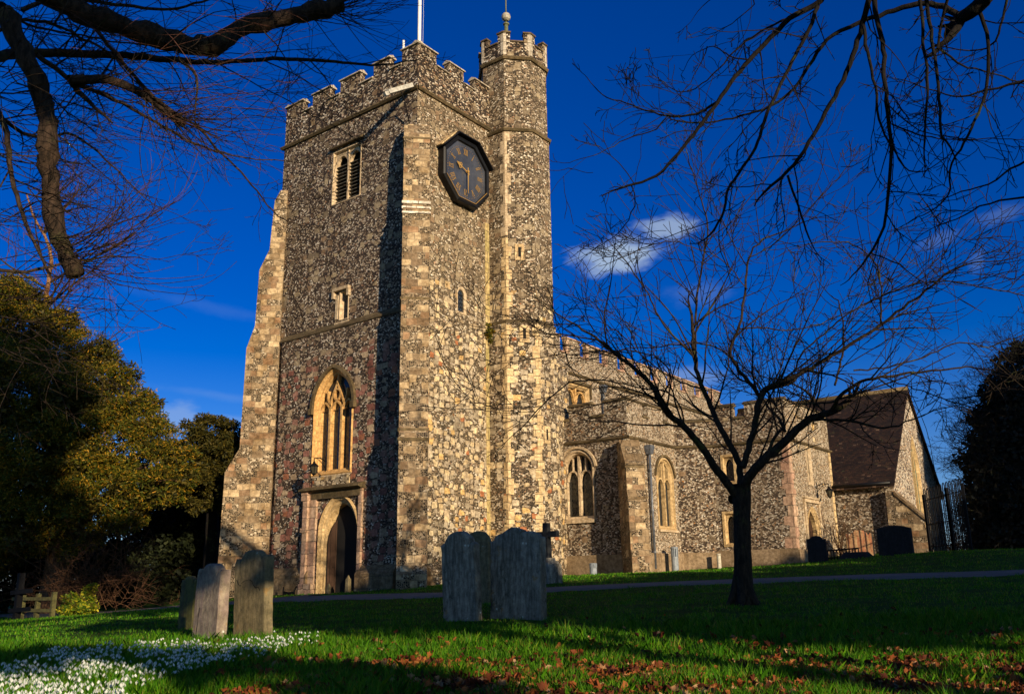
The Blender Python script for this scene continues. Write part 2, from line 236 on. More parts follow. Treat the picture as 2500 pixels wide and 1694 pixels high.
def gravemat(name,base,alt,lich=.5,warm=.3,streak=.5):
    t=NT(name,.85,.25);o=t.obj();s=t.n('ShaderNodeSeparateXYZ',{0:o})
    st=t.n('ShaderNodeCombineXYZ',{0:t.math('MULTIPLY',s.outputs[0],3.0),1:t.math('MULTIPLY',s.outputs[1],6.0),2:t.math('MULTIPLY',s.outputs[2],.9)}).outputs[0]
    f=t.noise(st,2.2,6,.7);g=t.noise(o,7,8,.75);c=t.mix(t.step(f,.38,.62),v4(base),v4(alt));c=t.mix(.7,c,t.mix(t.step(g,.3,.7),(.45,.45,.42,1),(1.5,1.5,1.45,1)),'MULTIPLY')
    c=t.mix(t.math('MULTIPLY',t.step(t.noise(o,3.3,5,.7),.6,.68),warm),c,(.28,.15,.03,1))
    vo=t.n('ShaderNodeTexVoronoi',{'Vector':o,'Scale':7.0});sp=t.math('LESS_THAN',t.math('ADD',vo.outputs['Distance'],t.math('MULTIPLY',t.noise(o,30,3),.15)),.19);c=t.mix(t.math('MULTIPLY',t.math('MULTIPLY',sp,t.step(t.noise(o,1.9,3),.5,.6)),lich),c,(.62,.65,.58,1))
    c=t.mix(t.math('MULTIPLY',t.step(t.noise(o,1.4,5,.8),.52,.6),streak),c,(.035,.035,.02,1))
    t.col(c);t.bump(t.math('ADD',g,t.math('MULTIPLY',f,.5)),.02,.8);return t.m
G_GREY=gravemat('weathered_grey_gravestone',(.29,.265,.22),(.125,.115,.095),.9,.6,.6)
G_BROWN=gravemat('brown_sandstone_gravestone',(.20,.16,.09),(.12,.10,.055),.25,.5,.35)
G_GREEN=gravemat('algae_green_gravestone',(.10,.10,.025),(.07,.06,.03),.2,.3,.4)
G_BUFF=gravemat('buff_gravestone',(.28,.23,.17),(.20,.15,.13),.9,.6,.15)
G_RED=gravemat('red_sandstone_gravestone',(.36,.13,.07),(.40,.27,.14),.3,.4,.15)
G_DARK=gravemat('shade_darkened_gravestone',(.016,.018,.022),(.010,.012,.015),.05,.05,.2)  # near-black base carries the shade lying over the porch-side stones
def ground_mat():
    t=NT('lawn_grass',.95,.1);o=t.obj();a=t.noise(o,.5,5,.6);b=t.noise(o,9,5,.7);c2=t.noise(o,70,3,.7)
    c=t.mix(t.step(a,.35,.65),(.03,.085,.004,1),(.05,.12,.006,1));c=t.mix(t.step(b,.4,.7),c,(.018,.05,.003,1));c=t.mix(t.math('MULTIPLY',t.step(t.noise(o,2.1,5,.7),.55,.7),.5),c,(.085,.075,.02,1))
    c=t.mix(.7,c,t.mix(t.step(c2,.3,.7),(.4,.4,.4,1),(1.6,1.6,1.6,1)),'MULTIPLY');t.col(c);t.bump(t.math('ADD',t.math('MULTIPLY',b,.6),c2),.06,1.0);return t.m
M_LAWN=ground_mat()
def path_mat():
    t=NT('tarmac',.9,.2);o=t.obj();c=t.mix(t.noise(o,1.2,5,.7),(.10,.085,.078,1),(.19,.16,.14,1));c=t.mix(t.math('MULTIPLY',t.step(t.noise(o,.6,6,.7),.55,.7),.5),c,(.10,.075,.04,1));t.col(c);t.bump(t.noise(o,90,3),.01);return t.m
M_PATH=path_mat()
def island(name,stops,rough=.6,trans=0.0,spec=.2):
    t=NT(name,rough,spec);r=t.n('ShaderNodeNewGeometry').outputs['Random Per Island'];c=t.ramp(r,stops);t.col(c)
    if trans:
        tr=t.n('ShaderNodeBsdfTranslucent',{0:c});mx=t.n('ShaderNodeMixShader',{0:trans,1:t.b.outputs[0],2:tr.outputs[0]});t.t.links.new(mx.outputs[0],t.t.nodes['Material Output'].inputs[0])
    return t.m
M_BLADE=island('grass_blades',[(0,(.03,.12,.003)),(.4,(.06,.22,.005)),(.75,(.11,.31,.008)),(.95,(.22,.32,.02)),(1,(.26,.20,.07))],.5,.35)
M_LEAFB=island('fallen_leaf',[(0,(.05,.014,.008)),(.35,(.13,.032,.012)),(.65,(.26,.07,.018)),(.88,(.36,.13,.035)),(1,(.45,.28,.15))],.7,.25)
M_PETAL=island('snowdrop_petal',[(0,(.72,.75,.70)),(1,(.85,.87,.84))],.5,.35)
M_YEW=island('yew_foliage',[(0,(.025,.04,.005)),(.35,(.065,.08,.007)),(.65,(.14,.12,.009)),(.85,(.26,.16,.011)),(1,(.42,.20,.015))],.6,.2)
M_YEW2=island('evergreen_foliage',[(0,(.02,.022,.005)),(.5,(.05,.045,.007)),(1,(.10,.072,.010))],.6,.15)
M_HEDGE=island('shade_dark_hedge_foliage',[(0,(.006,.010,.004)),(.6,(.014,.02,.006)),(1,(.03,.035,.01))],.7,.05)  # near-black leaf tone stands in for the shade over the hedge
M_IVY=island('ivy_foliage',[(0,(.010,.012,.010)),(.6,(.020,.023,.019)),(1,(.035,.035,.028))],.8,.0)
M_GOLDS=island('golden_shrub_foliage',[(0,(.04,.10,.01)),(.5,(.12,.20,.015)),(.8,(.35,.35,.02)),(1,(.6,.5,.04))],.5,.3)
def bark(name,a,b,m=0.3,sc=6):
    t=NT(name,.9,.2);o=t.obj();s=t.n('ShaderNodeVectorMath',{0:o,1:(1,1,.35)},operation='MULTIPLY').outputs[0];f=t.noise(s,sc*3,6,.7)
    c=t.mix(t.step(f,.35,.65),v4(a),v4(b));c=t.mix(t.math('MULTIPLY',t.step(t.noise(o,2.5,5,.7),.55,.68),m),c,(.10,.12,.03,1));t.col(c);t.bump(f,.03,1.0);return t.m
B_OLD=bark('old_lime_bark',(.013,.009,.006),(.060,.038,.025),.25)
B_CH=bark('cherry_bark',(.012,.009,.007),(.045,.030,.018),.5)
B_DK=bark('dark_bark',(.005,.004,.0035),(.013,.010,.008),.3)
B_TW=bark('reddish_twig_bark',(.05,.022,.016),(.14,.06,.04),.1)
B_TAN=bark('pale_bark',(.05,.025,.014),(.16,.085,.045),.2)
B_BR=bark('brown_brush_bark',(.05,.022,.012),(.14,.07,.035),.2)
B_TAN2=bark('orange_tan_bark',(.12,.055,.025),(.30,.16,.08),.1)
M_LOUV=simple('weathered_louvre_slate',(.10,.09,.07),.9,nz=.6,ns=8)
# ------------------------------------------------------------------ mesh builder
Z3=np.array([0,0,1.])
class MB:
    def __init__(s): s.v=[];s.f=[];s.sm=[]
    def face(s,pts):
        i=len(s.v);s.v+= [tuple(map(float,p)) for p in pts];s.f.append(tuple(range(i,i+len(pts))))
    def box(s,a,b):
        x0,y0,z0=a;x1,y1,z1=b
        s.hexa([(x0,y0,z0),(x1,y0,z0),(x1,y1,z0),(x0,y1,z0)],[(x0,y0,z1),(x1,y0,z1),(x1,y1,z1),(x0,y1,z1)])
    def hexa(s,bot,top):   # rings counter-clockwise seen from above
        n=len(bot);s.face(bot[::-1]);s.face(top)
        for i in range(n): j=(i+1)%n;s.face([bot[i],bot[j],top[j],top[i]])
    def obox(s,O,T,Nn,u0,u1,z0,z1,d0,d1):  # u along T, z up, d along outward normal
        T=np.array(T,float);Nn=np.array(Nn,float);O=np.array(O,float);q=lambda u,d,z:O+T*u+Nn*d+Z3*z
        s.hexa([q(u0,d1,z0),q(u1,d1,z0),q(u1,d0,z0),q(u0,d0,z0)],[q(u0,d1,z1),q(u1,d1,z1),q(u1,d0,z1),q(u0,d0,z1)])
    def prism(s,poly,O,T,Nn,d0,d1): # poly (u,z) counter-clockwise seen from outside (T right, z up)
        T=np.array(T,float);Nn=np.array(Nn,float);O=np.array(O,float);q=lambda p,d:O+T*p[0]+Nn*d+Z3*p[1]
        tri=tessellate_polygon([[Vector((p[0],p[1],0)) for p in poly]])
        for a,b,c in tri:
            pa,pb,pc=poly[a],poly[b],poly[c]
            if (pb[0]-pa[0])*(pc[1]-pa[1])-(pb[1]-pa[1])*(pc[0]-pa[0])<0: pb,pc=pc,pb
            s.face([q(pa,d1),q(pb,d1),q(pc,d1)]);s.face([q(pc,d0),q(pb,d0),q(pa,d0)])
        n=len(poly)
        for i in range(n): a,b=poly[i],poly[(i+1)%n];s.face([q(a,d0),q(b,d0),q(b,d1),q(a,d1)])
    def wall(s,O,T,Nn,outer,holes=[]):
        T=np.array(T,float);O=np.array(O,float);al=[p for l in [outer]+holes for p in l]
        for a,b,c in tessellate_polygon([[Vector((p[0],p[1],0)) for p in l] for l in [outer]+holes]):
            pa,pb,pc=al[a],al[b],al[c]
            if (pb[0]-pa[0])*(pc[1]-pa[1])-(pb[1]-pa[1])*(pc[0]-pa[0])<0: pb,pc=pc,pb
            s.face([O+T*p[0]+Z3*p[1] for p in (pa,pb,pc)])
    def rings(s,O,T,Nn,rs,close=False): # rs=[(poly,d)...] successive rings joined
        T=np.array(T,float);Nn=np.array(Nn,float);O=np.array(O,float)
        for (A,da),(B,db) in zip(rs[:-1],rs[1:]):
            n=len(A)
            for i in range(n):
                j=(i+1)%n;s.face([O+T*A[i][0]+Z3*A[i][1]+Nn*da,O+T*A[j][0]+Z3*A[j][1]+Nn*da,O+T*B[j][0]+Z3*B[j][1]+Nn*db,O+T*B[i][0]+Z3*B[i][1]+Nn*db])
    def strip(s,O,T,Nn,pts,w,d0,d1,closed=False): # bar of width w following pts in the wall plane
        n=len(pts);P=[np.array(p,float) for p in pts]
        for i in range(n-1):
            a,b=P[i],P[i+1];t=b-a;l=np.hypot(*t)
            if l<1e-6: continue
            t/=l;m=np.array([-t[1],t[0]])*w/2;e=t*w*.18
            s.prism([tuple(a-m-e),tuple(b-m+e),tuple(b+m+e),tuple(a+m-e)],O,T,Nn,d0,d1-(i%2)*.002)
    def tube(s,pts,rad,n=8,cap=True):
        P=np.array(pts,float);m=len(P);rad=np.broadcast_to(np.array(rad,float),(m,));i0=len(s.v)
        Tn=np.gradient(P,axis=0);Tn/=np.linalg.norm(Tn,axis=1)[:,None]+1e-9
        a=np.array([0,0,1.]) if abs(Tn[0][2])<.9 else np.array([1.,0,0]);u=np.cross(Tn[0],a);u/=np.linalg.norm(u)
        for k in range(m):
            u=u-Tn[k]*(u@Tn[k]);u/=np.linalg.norm(u)+1e-9;w=np.cross(Tn[k],u)
            for j in range(n): t=2*math.pi*j/n;s.v.append(tuple(P[k]+(u*math.cos(t)+w*math.sin(t))*rad[k]))
        for k in range(m-1):
            for j in range(n): a0=i0+k*n+j;b0=i0+k*n+(j+1)%n;s.f.append((a0,b0,b0+n,a0+n));s.sm.append(len(s.f)-1)
        if cap: s.f.append(tuple(range(i0,i0+n))[::-1]);s.f.append(tuple(range(i0+(m-1)*n,i0+m*n)))
    def lathe(s,c,prof,n=16):  # prof (r,z)
        for (r0,z0),(r1,z1) in zip(prof[:-1],prof[1:]):
            for j in range(n):
                a,b=2*math.pi*j/n,2*math.pi*(j+1)/n;q=lambda r,t,z:(c[0]+r*math.cos(t),c[1]+r*math.sin(t),c[2]+z)
                p=[q(r0,a,z0),q(r0,b,z0),q(r1,b,z1),q(r1,a,z1)]
                if r0<1e-5:p=[p[0],p[2],p[3]]
                elif r1<1e-5:p=p[:3]
                s.face(p)
                if n>10:s.sm.append(len(s.f)-1)
    def build(s,name,mat,parent=None,uv=True,origin=(0,0,0)):
        me=bpy.data.meshes.new(name);o3=np.array(origin,float);V=np.array(s.v,float).reshape(-1,3)
        me.from_pydata((V-o3).tolist(),[],s.f);me.materials.append(mat)
        if uv:
            nl=len(me.loops);me.calc_loop_triangles() if False else None
            ul=me.uv_layers.new(name='UVMap');pn=np.zeros(len(me.polygons)*3);me.polygons.foreach_get('normal',pn);pn=pn.reshape(-1,3)
            ls=np.zeros(len(me.polygons),int);me.polygons.foreach_get('loop_total',ls);vi=np.zeros(nl,int);me.loops.foreach_get('vertex_index',vi)
            nn=np.repeat(pn,ls,0);P=V[vi];h=np.hypot(nn[:,0],nn[:,1]);tx=np.where(h>.25,-nn[:,1]/(h+1e-9),1.);ty=np.where(h>.25,nn[:,0]/(h+1e-9),0.)
            u=P[:,0]*tx+P[:,1]*ty+nn[:,0]*1.7;
            # second axis: distance up the slope
            sx=np.where(h>.25,-nn[:,2]*nn[:,0]/(h+1e-9),0.);sy=np.where(h>.25,-nn[:,2]*nn[:,1]/(h+1e-9),1.);v=np.where(h>.25,P[:,0]*sx+P[:,1]*sy+P[:,2]*h,P[:,1])
            ul.data.foreach_set('uv',np.stack([u,v],1).ravel())
        if s.sm:
            f=np.zeros(len(me.polygons),bool);f[s.sm]=True;me.polygons.foreach_set('use_smooth',f)
        me.update();ob=bpy.data.objects.new(name,me);COL.objects.link(ob)
        if parent is not None: ob.parent=parent
        else: ob.location=tuple(o3)
        return ob
def empty(name,loc,label,cat,group=None,rz=0):
    o=bpy.data.objects.new(name,None);COL.objects.link(o);o.location=loc;o.rotation_euler=(0,0,rz);o.empty_display_size=.3;return tag(o,label,cat,group)
def tag(o,label=None,cat=None,group=None,kind=None):
    for k,v in (('label',label),('category',cat),('group',group),('kind',kind)):
        if v: o[k]=v
    return o
def arch(cx,z0,zs,za,w,o=0.0,n=9,flat=False):  # opening outline, counter-clockwise from bottom left; o grows it
    a=w/2+o;r=(za-zs)+o;pts=[(cx-a,z0-o),(cx+a,z0-o)];half=[]
    for i in range(n+1):
        if r>=a*.98 and not flat:
            Rr=(a*a+r*r)/(2*a);th=math.asin(min(1,r/Rr));t=th*i/n;half.append((cx+a-Rr+Rr*math.cos(t),zs+Rr*math.sin(t)))
        else:
            x=math.cos(math.pi/2*i/n);half.append((cx+a*x,zs+r*(1-x**2.1)**.62 if i<n else zs+r))
    return pts+half+[(2*cx-x,z) for x,z in half[-2::-1]]
def rect(x0,z0,x1,z1,o=0.0): return [(x0-o,z0-o),(x1+o,z0-o),(x1+o,z1+o),(x0-o,z1+o)]
XP=(1,0,0);YM=(0,-1,0);XM=(-1,0,0)   # wall S: T=+X,N=-Y ; wall W: T=-Y,N=-X (u=-Y)
def s_frame(parent,name,O,T,Nn,fn,mat,prof=((.17,.0),(.17,.03),(.13,.05),(.09,.02),(.05,.0),(.03,-.10),(0,-.14),(0,-.42))):
    m=MB();m.rings(O,T,Nn,[(fn(o),d) for o,d in prof]);return m.build(name,mat,parent)
def pane(parent,O,T,Nn,poly,d,mat=None,name='glass_pane'):
    m=MB();On=np.array(O,float)+np.array(Nn,float)*d;m.wall(On,T,Nn,poly);return m.build(name,mat or M_GLASS,parent)
# ------------------------------------------------------------------ church
CH=empty('church',(0,0,0),'flint and stone church with a battlemented tower, stair turret and low tiled side chapel','church')
O0=(0,0,0);TW=7.95
# --- tower walls
WT=(0,-1,0) # tangent along west wall, u=-Y
m=MB();holes=[rect(-4.62,14.95,-3.12,17.12,.09),rect(-3.92,9.98,-3.56,11.0,.08),arch(-3.98,4.15,6.55,7.85,1.86,.17),arch(-3.43,-.6,1.95,2.88,1.52,.17,flat=True)]
m.wall(O0,WT,XM,[(-TW,-1),(0,-1),(0,18.45),(-TW,18.45)],holes)
m.wall((0,TW,0),(-1,0,0),(0,1,0),[(-TW,-1),(0,-1),(0,18.45),(-TW,18.45)]);m.wall((TW,0,0),(0,1,0),(1,0,0),[(0,-1),(TW,-1),(TW,18.45),(0,18.45)])
m.face([(0,0,18.6),(TW,0,18.6),(TW,TW,18.6),(0,TW,18.6)])
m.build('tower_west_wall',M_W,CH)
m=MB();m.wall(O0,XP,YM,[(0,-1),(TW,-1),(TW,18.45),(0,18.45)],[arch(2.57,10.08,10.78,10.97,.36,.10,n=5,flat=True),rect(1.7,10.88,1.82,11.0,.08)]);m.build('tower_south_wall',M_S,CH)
# thicker lower stage on the west front, with a mossy weathered offset
def slab(O,T,Nn,outer,holes,d,mat,name):
    m=MB();m.wall(np.array(O,float)+np.array(Nn,float)*d,T,Nn,outer,holes);n=len(outer)
    m.rings(O,T,Nn,[(outer,0.0),(outer,d)]);return m.build(name,mat,CH)
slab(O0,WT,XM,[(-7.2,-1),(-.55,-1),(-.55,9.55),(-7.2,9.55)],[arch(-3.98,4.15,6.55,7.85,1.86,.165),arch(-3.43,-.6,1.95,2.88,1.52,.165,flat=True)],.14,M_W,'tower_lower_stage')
m=MB();m.prism([(0,9.56),(.18,9.56),(.19,9.63),(0,9.84)],(0,.4,0),XM,(0,1,0),0,6.9);m.build('offset_course',A_MOSS,CH)
# moulded strings
def string(parent,pts,z,h,out,mat,name='string_course'):
    m=MB()
    for (a,b) in zip(pts[:-1],pts[1:]):
        a=np.array([*a,0.]);b=np.array([*b,0.]);t=b-a;l=np.linalg.norm(t);t/=l;nn=np.array([t[1],-t[0],0])
        m.prism([(0-.05,z),(0,z),(0,z)] if False else [(-.05,z),(out*.6,z),(out,z+h*.4),(out,z+h*.6),(-.05,z+h)],a-t*out*.4,nn,-t if False else t,0,l+out*.8) if False else None
        q=lambda u,d,zz:a+t*u+nn*d+Z3*zz
        pr=[(-.05,z),(out*.55,z),(out,z+h*.35),(out,z+h*.6),(-.05,z+h)]
        e=out*.41
        for i in range(len(pr)):
            p0,p1=pr[i],pr[(i+1)%len(pr)];m.face([q(-e*(p0[0]/out),p0[0],p0[1]),q(l+e*(p0[0]/out),p0[0],p0[1]),q(l+e*(p1[0]/out),p1[0],p1[1]),q(-e*(p1[0]/out),p1[0],p1[1])])
        m.face([q(-e*(p[0]/out),p[0],p[1]) for p in pr[::-1]]);m.face([q(l+e*(p[0]/out),p[0],p[1]) for p in pr])
    return m.build(name,mat,parent)
string(CH,[(0,TW+.1),(0,0),(4.3,0)],18.4,.19,.13,A_MOSS)
# --- parapet with merlons; each side: list of (u0,u1)
PK=[0]
def parapet(parent,name,a,b,z0,zc,zt,merl,mat,cop,th=.27,out=0.0,coph=.10,first=True):
    PK[0]+=1;a=np.array([*a,0.]);b=np.array([*b,0.]);t=(b-a);l=np.linalg.norm(t);t/=l;a=a+t*.004;b=b-t*.004;l-=.008;out=out+.0015*(PK[0]%2);zc+=.0013*(PK[0]%3);merl=[(max(0,p-.004) if p<.01 else p,min(q,l)) for p,q in merl];nn=np.array([t[1],-t[0],0])
    O=a+nn*out;m=MB();c=MB();cs=[]
    pts=[(0,z0),(l,z0)];ed=[]
    last=l
    prof=[(l,zc)] if (not merl or merl[-1][1]<l-.01) else []
    for u0,u1 in merl[::-1]: prof+=[(u1,zc),(u1,zt),(u0,zt),(u0,zc)] 
    if merl[0][0]>.01: prof+=[(0,zc)]
    # clean duplicates
    pl=[]
    for p in pts+prof:
        if pl and abs(pl[-1][0]-p[0])<1e-6 and abs(pl[-1][1]-p[1])<1e-6: continue
        pl.append(p)
    if merl[-1][1]>=l-.01: pl=[p for p in pl if not (abs(p[0]-l)<.011 and abs(p[1]-zc)<1e-6)]
    if merl[0][0]<=.01: pl=[p for p in pl if not (abs(p[0])<.011 and abs(p[1]-zc)<1e-6)]
    m.prism(pl,O,t,nn,-th,0)
    w=m.build(name,mat,parent)
    def cope(u0,u1,z,e):
        q=lambda u,d,zz:O+t*u+nn*d+Z3*zz
        pr=[(-th-.06,z),(.07,z),(.07,z+coph*.5),(-th/2,z+coph*1.5),(-th-.06,z+coph*.5)]
        for i in range(5):
            p0,p1=pr[i],pr[(i+1)%5];c.face([q(u0-e,*p0),q(u1+e,*p0),q(u1+e,*p1),q(u0-e,*p1)])
        c.face([q(u0-e,*p) for p in pr[::-1]]);c.face([q(u1+e,*p) for p in pr])
    for u0,u1 in merl: cope(u0,u1,zt+.002,.05)
    g=[];p=0
    for u0,u1 in merl:
        if u0-p>.05: g.append((p,u0))
        p=u1
    if l-p>.05: g.append((p,l))
    for u0,u1 in g: cope(u0,u1,zc-.02,-.004)
    c.build('coping',cop,w);return w
WM=[(0,TW-6.84),(TW-6.2,TW-5.10),(TW-4.45,TW-3.26),(TW-2.48,TW-1.57),(TW-.88,TW)]
parapet(CH,'tower_parapet',(0,TW-.003),(0,0.003),18.55,19.84,20.4,WM,M_P,A_WHITE)
parapet(CH,'tower_parapet',(0.003,-.002),(TW-.003,-.002),18.55,19.9,20.42,[(.0,1.04),(1.80,2.69),(3.4,TW)],M_P,A_WHITE)
parapet(CH,'tower_parapet',(TW+.001,.003),(TW+.001,TW-.003),18.55,19.84,20.4,[(0,1.3),(1.8,3),(3.5,4.7),(5.2,6.3),(6.8,TW)],M_P,A_WHITE)
parapet(CH,'tower_parapet',(TW-.003,TW+.001),(0.003,TW+.001),18.55,19.84,20.4,[(0,1.3),(1.8,3),(3.5,4.7),(5.2,6.3),(6.8,TW)],M_P,A_WHITE)
# --- diagonal buttresses
def buttress(corner,ang,hw,prof,mat,name='buttress',capm=None,caps=()):
    d=np.array([math.cos(R_(ang)),math.sin(R_(ang)),0]);t=np.array([-d[1],d[0],0]);c=np.array([*corner,0.])
    m=MB();pl=[(-.3,prof[0][1])]+[(e,z) for e,z in prof]+[(-.3,prof[-1][1])]
    m.prism(pl,c-t*hw,d,t,0,2*hw);b=m.build(name,mat,CH)
    for e,z,h,o in caps:
        k=MB();k.prism([(e-.5,z),(e+o,z),(e+o,z+h*.55),(e-.5,z+h)],c-t*(hw+.03),d,t,0,2*hw+.06);k.build('offset_cap',capm or A_MOSS,b)
    return b
BP=[(1.72,-1.2),(1.72,.45),(1.58,.72),(1.56,4.5),(1.02,5.55),(.98,9.55),(.74,10.3),(.70,12.95),(.34,13.85),(.26,16.1),(.0,16.75)]
capsN=[(1.56,4.5,.13,.03),(.99,9.5,.12,.04),(.72,12.9,.12,.04)]
buttress((0,TW),135,.47,[(1.66,-1.2),(1.66,.4),(1.55,.7),(1.52,4.35),(1.02,5.3),(1.0,9.35),(.72,10.3),(.68,12.7),(.32,13.6),(.22,15.8),(.0,16.3)],A_BUT,caps=[])
sw=buttress((0,0),225,.485,[(1.62,-1.2),(1.62,.35),(1.42,.62),(1.38,4.75),(1.05,5.35),(1.02,9.6),(.82,10.05),(.78,13.1),(.45,13.55),(.38,16.3),(.0,16.9)],A_BUT)
def bcaps(lst,mat):
    d=np.array([-.7071,-.7071,0]);t=np.array([.7071,-.7071,0])
    for e,z,h,o in lst:
        k=MB()
        k.prism([(e-.75,z),(e+o,z),(e+o,z+h*.5),(e-.5,z+h)],-t*.52,d,t,0,1.04);k.build('offset_cap',mat,sw)
bcaps([(1.38,4.62,.20,.05),(1.24,4.95,.22,.02),(.78,9.42+.2,.18,.24)],A_MOSS);bcaps([(.78,12.92,.16,.05),(.70,13.14,.2,.02),(.62,13.4,.2,.0)],A_LICH);bcaps([(.36,16.1,.12,.04)],A_MOSS)
# --- plinth
m=MB();m.prism([(0,-1.2),(.34,-1.2),(.34,.42),(.16,.70),(0,.70)],(0,4.93,0),XM,(0,1,0),0,2.4);m.build('plinth',A_PLIN,CH);m=MB();m.prism([(0,-1.2),(.34,-1.2),(.34,.42),(.16,.70),(0,.70)],(0,.5,0),XM,(0,1,0),0,1.85);m.build('plinth',A_PLIN,CH);m=MB()
m.prism([(0,-1.2),(.22,-1.2),(.22,.45),(0,.72)],(.75,0,0),YM,XP,0,3.4);m.build('plinth',A_PLIN,CH)
# --- louvred belfry window (west)
fn=lambda o:rect(-4.62,14.95,-3.12,17.12,o)
fr=s_frame(CH,'belfry_window',O0,WT,XM,fn,A_PALE,prof=((.09,0),(.09,.02),(.05,.02),(.02,-.05),(0,-.08),(0,-.42)))
m=MB();m.prism([(0,17.32),(.16,17.32),(.17,17.38),(0,17.5)],(0,2.95,0),XM,(0,1,0),0,1.86);m.build('hood_mould',A_MOSS,fr)
m=MB();m.obox(O0,WT,XM,-3.905,-3.835,14.95,17.12,-.30,-.06)
for cx in (-4.27,-3.47):
    a=arch(cx,15,16.55,16.98,.66,0,flat=True)[2:-0 or None];m.prism([(cx-.35,17.12),(cx-.35,16.55)]+[(x,z) for x,z in a[::-1]][0:]+[(cx+.35,16.55),(cx+.35,17.12)] if False else [(cx-.36,17.12)]+[(x,z) for x,z in a[::-1]]+[(cx+.36,17.12)],O0,WT,XM,-.24,-.10)
m.build('mullion',A_PALE,fr)
for cx in (-4.27,-3.47):
    for k in range(11):
        z=15.02+k*.152;m=MB();q=lambda u,d,zz:(-d*-1*-1,-u,zz)
        m.prism([(-.36,z+.10),(-.34,z+.115),(-.11,z+.025),(-.11,z+.0)],(0,-(cx-.34),0),XM,(0,-1,0),0,.68);m.build('louvre',M_LOUV,fr)
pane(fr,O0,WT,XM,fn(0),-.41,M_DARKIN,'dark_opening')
# --- slit window (west)
fn=lambda o:rect(-3.92,9.98,-3.56,11.0,o)
fr=s_frame(CH,'slit_window',O0,WT,XM,fn,A_PALE,prof=((.08,0),(.08,.03),(.05,.03),(0,-.12),(0,-.4)));pane(fr,O0,WT,XM,fn(0),-.36)
m=MB();m.obox(O0,WT,XM,-4.33,-3.42,11.1,11.22,0,.14);m.obox(O0,WT,XM,-4.36,-4.24,10.82,11.099,0,.12);m.obox(O0,WT,XM,-3.52,-3.40,10.82,11.099,0,.12);m.build('hood_mould',A_PALE,fr)
m=MB();m.obox(O0,WT,XM,-4.22,-4.07,9.98,10.95,-.02,.035);m.obox(O0,WT,XM,-4.2,-3.4,9.74,9.84,0,.07);m.build('jamb_stone',A_PALE,fr)
# --- great west window
ww=lambda o:arch(-3.98,4.15,6.55,7.85,1.86,o,n=12)
fr=s_frame(CH,'west_window',(-.142,0,0),WT,XM,ww,A_GOLD,prof=((.17,-.14),(.17,.02),(.13,.05),(.10,.0),(.05,-.04),(.03,-.10),(-.03,-.13),(-.05,-.18),(-.05,-.45)))
m=MB();hm=ww(.30)[2:];hi=ww(.17)[2:]
m.strip((-.142,0,0),WT,XM,[( (a[0]+b[0])/2,(a[1]+b[1])/2) for a,b in zip(hm,hi)],.13,0,.12)
for sx in (-1,1): m.obox((-.142,0,0),WT,XM,-3.98+sx*1.16-.1,-3.98+sx*1.16+.1,6.34,6.56,0,.17)
m.build('hood_mould',A_MOSS,fr)
m=MB();T0=(-.142,0,0);d0,d1=-.30,-.14
for x in (-4.30,-3.66): m.obox(T0,WT,XM,x-.055,x+.055,4.0,6.5,d0,d1+.03)
def arcpts(cx,zs,w,r,n=7): return arch(cx,zs-.1,zs,zs+r,w,0,n=n)[2:]
for cx in (-4.62,-3.98,-3.34): m.strip(T0,WT,XM,arcpts(cx,6.3,.60,.46),.07,d0,d1-.005)
m.strip(T0,WT,XM,[(-4.30,6.45),(-4.33,6.75),(-4.2,7.05),(-3.98,7.45),(-3.93,7.8)],.07,d0,d1)
m.strip(T0,WT,XM,[(-3.66,6.45),(-3.63,6.75),(-3.76,7.05),(-3.98,7.45)],.07,d0,d1)
m.strip(T0,WT,XM,[(-4.30,6.6),(-4.5,6.9),(-4.52,7.2)],.06,d0,d1);m.strip(T0,WT,XM,[(-3.66,6.6),(-3.46,6.9),(-3.44,7.2)],.06,d0,d1)
c8=[( -3.98+.19*math.cos(t),7.02+.21*math.sin(t)) for t in np.linspace(0,2*math.pi,13)];m.strip(T0,WT,XM,c8,.06,d0,d1-.003)
for cx in (-4.62,-3.98,-3.34):
    for sx in (-1,1): m.prism([(cx+sx*.27,6.52),(cx+sx*.27-.04,6.4),(cx+sx*.11,6.45)] if sx<0 else [(cx+.27,6.52),(cx+.11,6.45),(cx+.27,6.4)],T0,WT,XM,d0+.05,d1-.05)
m.build('tracery',A_GOLD,fr)
m=MB();m.prism([(-.45,4.15),(.02,4.02),(.02,3.94),(-.45,3.94)],(-.142,2.9,0),XM,(0,1,0),0,2.16);m.build('sill',A_PALE,fr);pane(fr,T0,WT,XM,ww(0),-.30)
# --- west door
dw=lambda o:arch(-3.43,-.6,1.95,2.88,1.52,o,n=10,flat=True)
fr=s_frame(CH,'west_door',T0,WT,XM,dw,A_TAN,prof=((.33,-.14),(.33,.05),(.28,.09),(.24,.04),(.17,.0),(.13,-.08),(.05,-.11),(0,-.18),(0,-.42)))
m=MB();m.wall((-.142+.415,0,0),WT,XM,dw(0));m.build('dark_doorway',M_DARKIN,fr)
m=MB();q=[(-.142+.40,4.00,0),(-.142-.05,4.17,0)];a=np.array(q[0]);b=np.array(q[1]);t=(b-a)/np.linalg.norm(b-a);nn=np.array([t[1],-t[0],0])
lw=[(0,-.5),(.6,-.5),(.6,1.75),(.52,2.1),(.35,2.38),(.15,2.6),(0,2.7)];m.prism([(x*.55,z*.88-.02) for x,z in lw],a,t,-nn,-.03,.03);m.build('open_door_leaf',M_WOOD,fr)
m=MB();m.obox(T0,WT,XM,-4.99,-4.64,-.6,3.38,0,.10);m.obox(T0,WT,XM,-5.24,-5.0,-.6,3.38,0,.20);m.obox(T0,WT,XM,-5.30,-4.98,1.95,2.1,0,.24);m.obox(T0,WT,XM,-5.3,-4.98,3.1,3.385,0,.24)
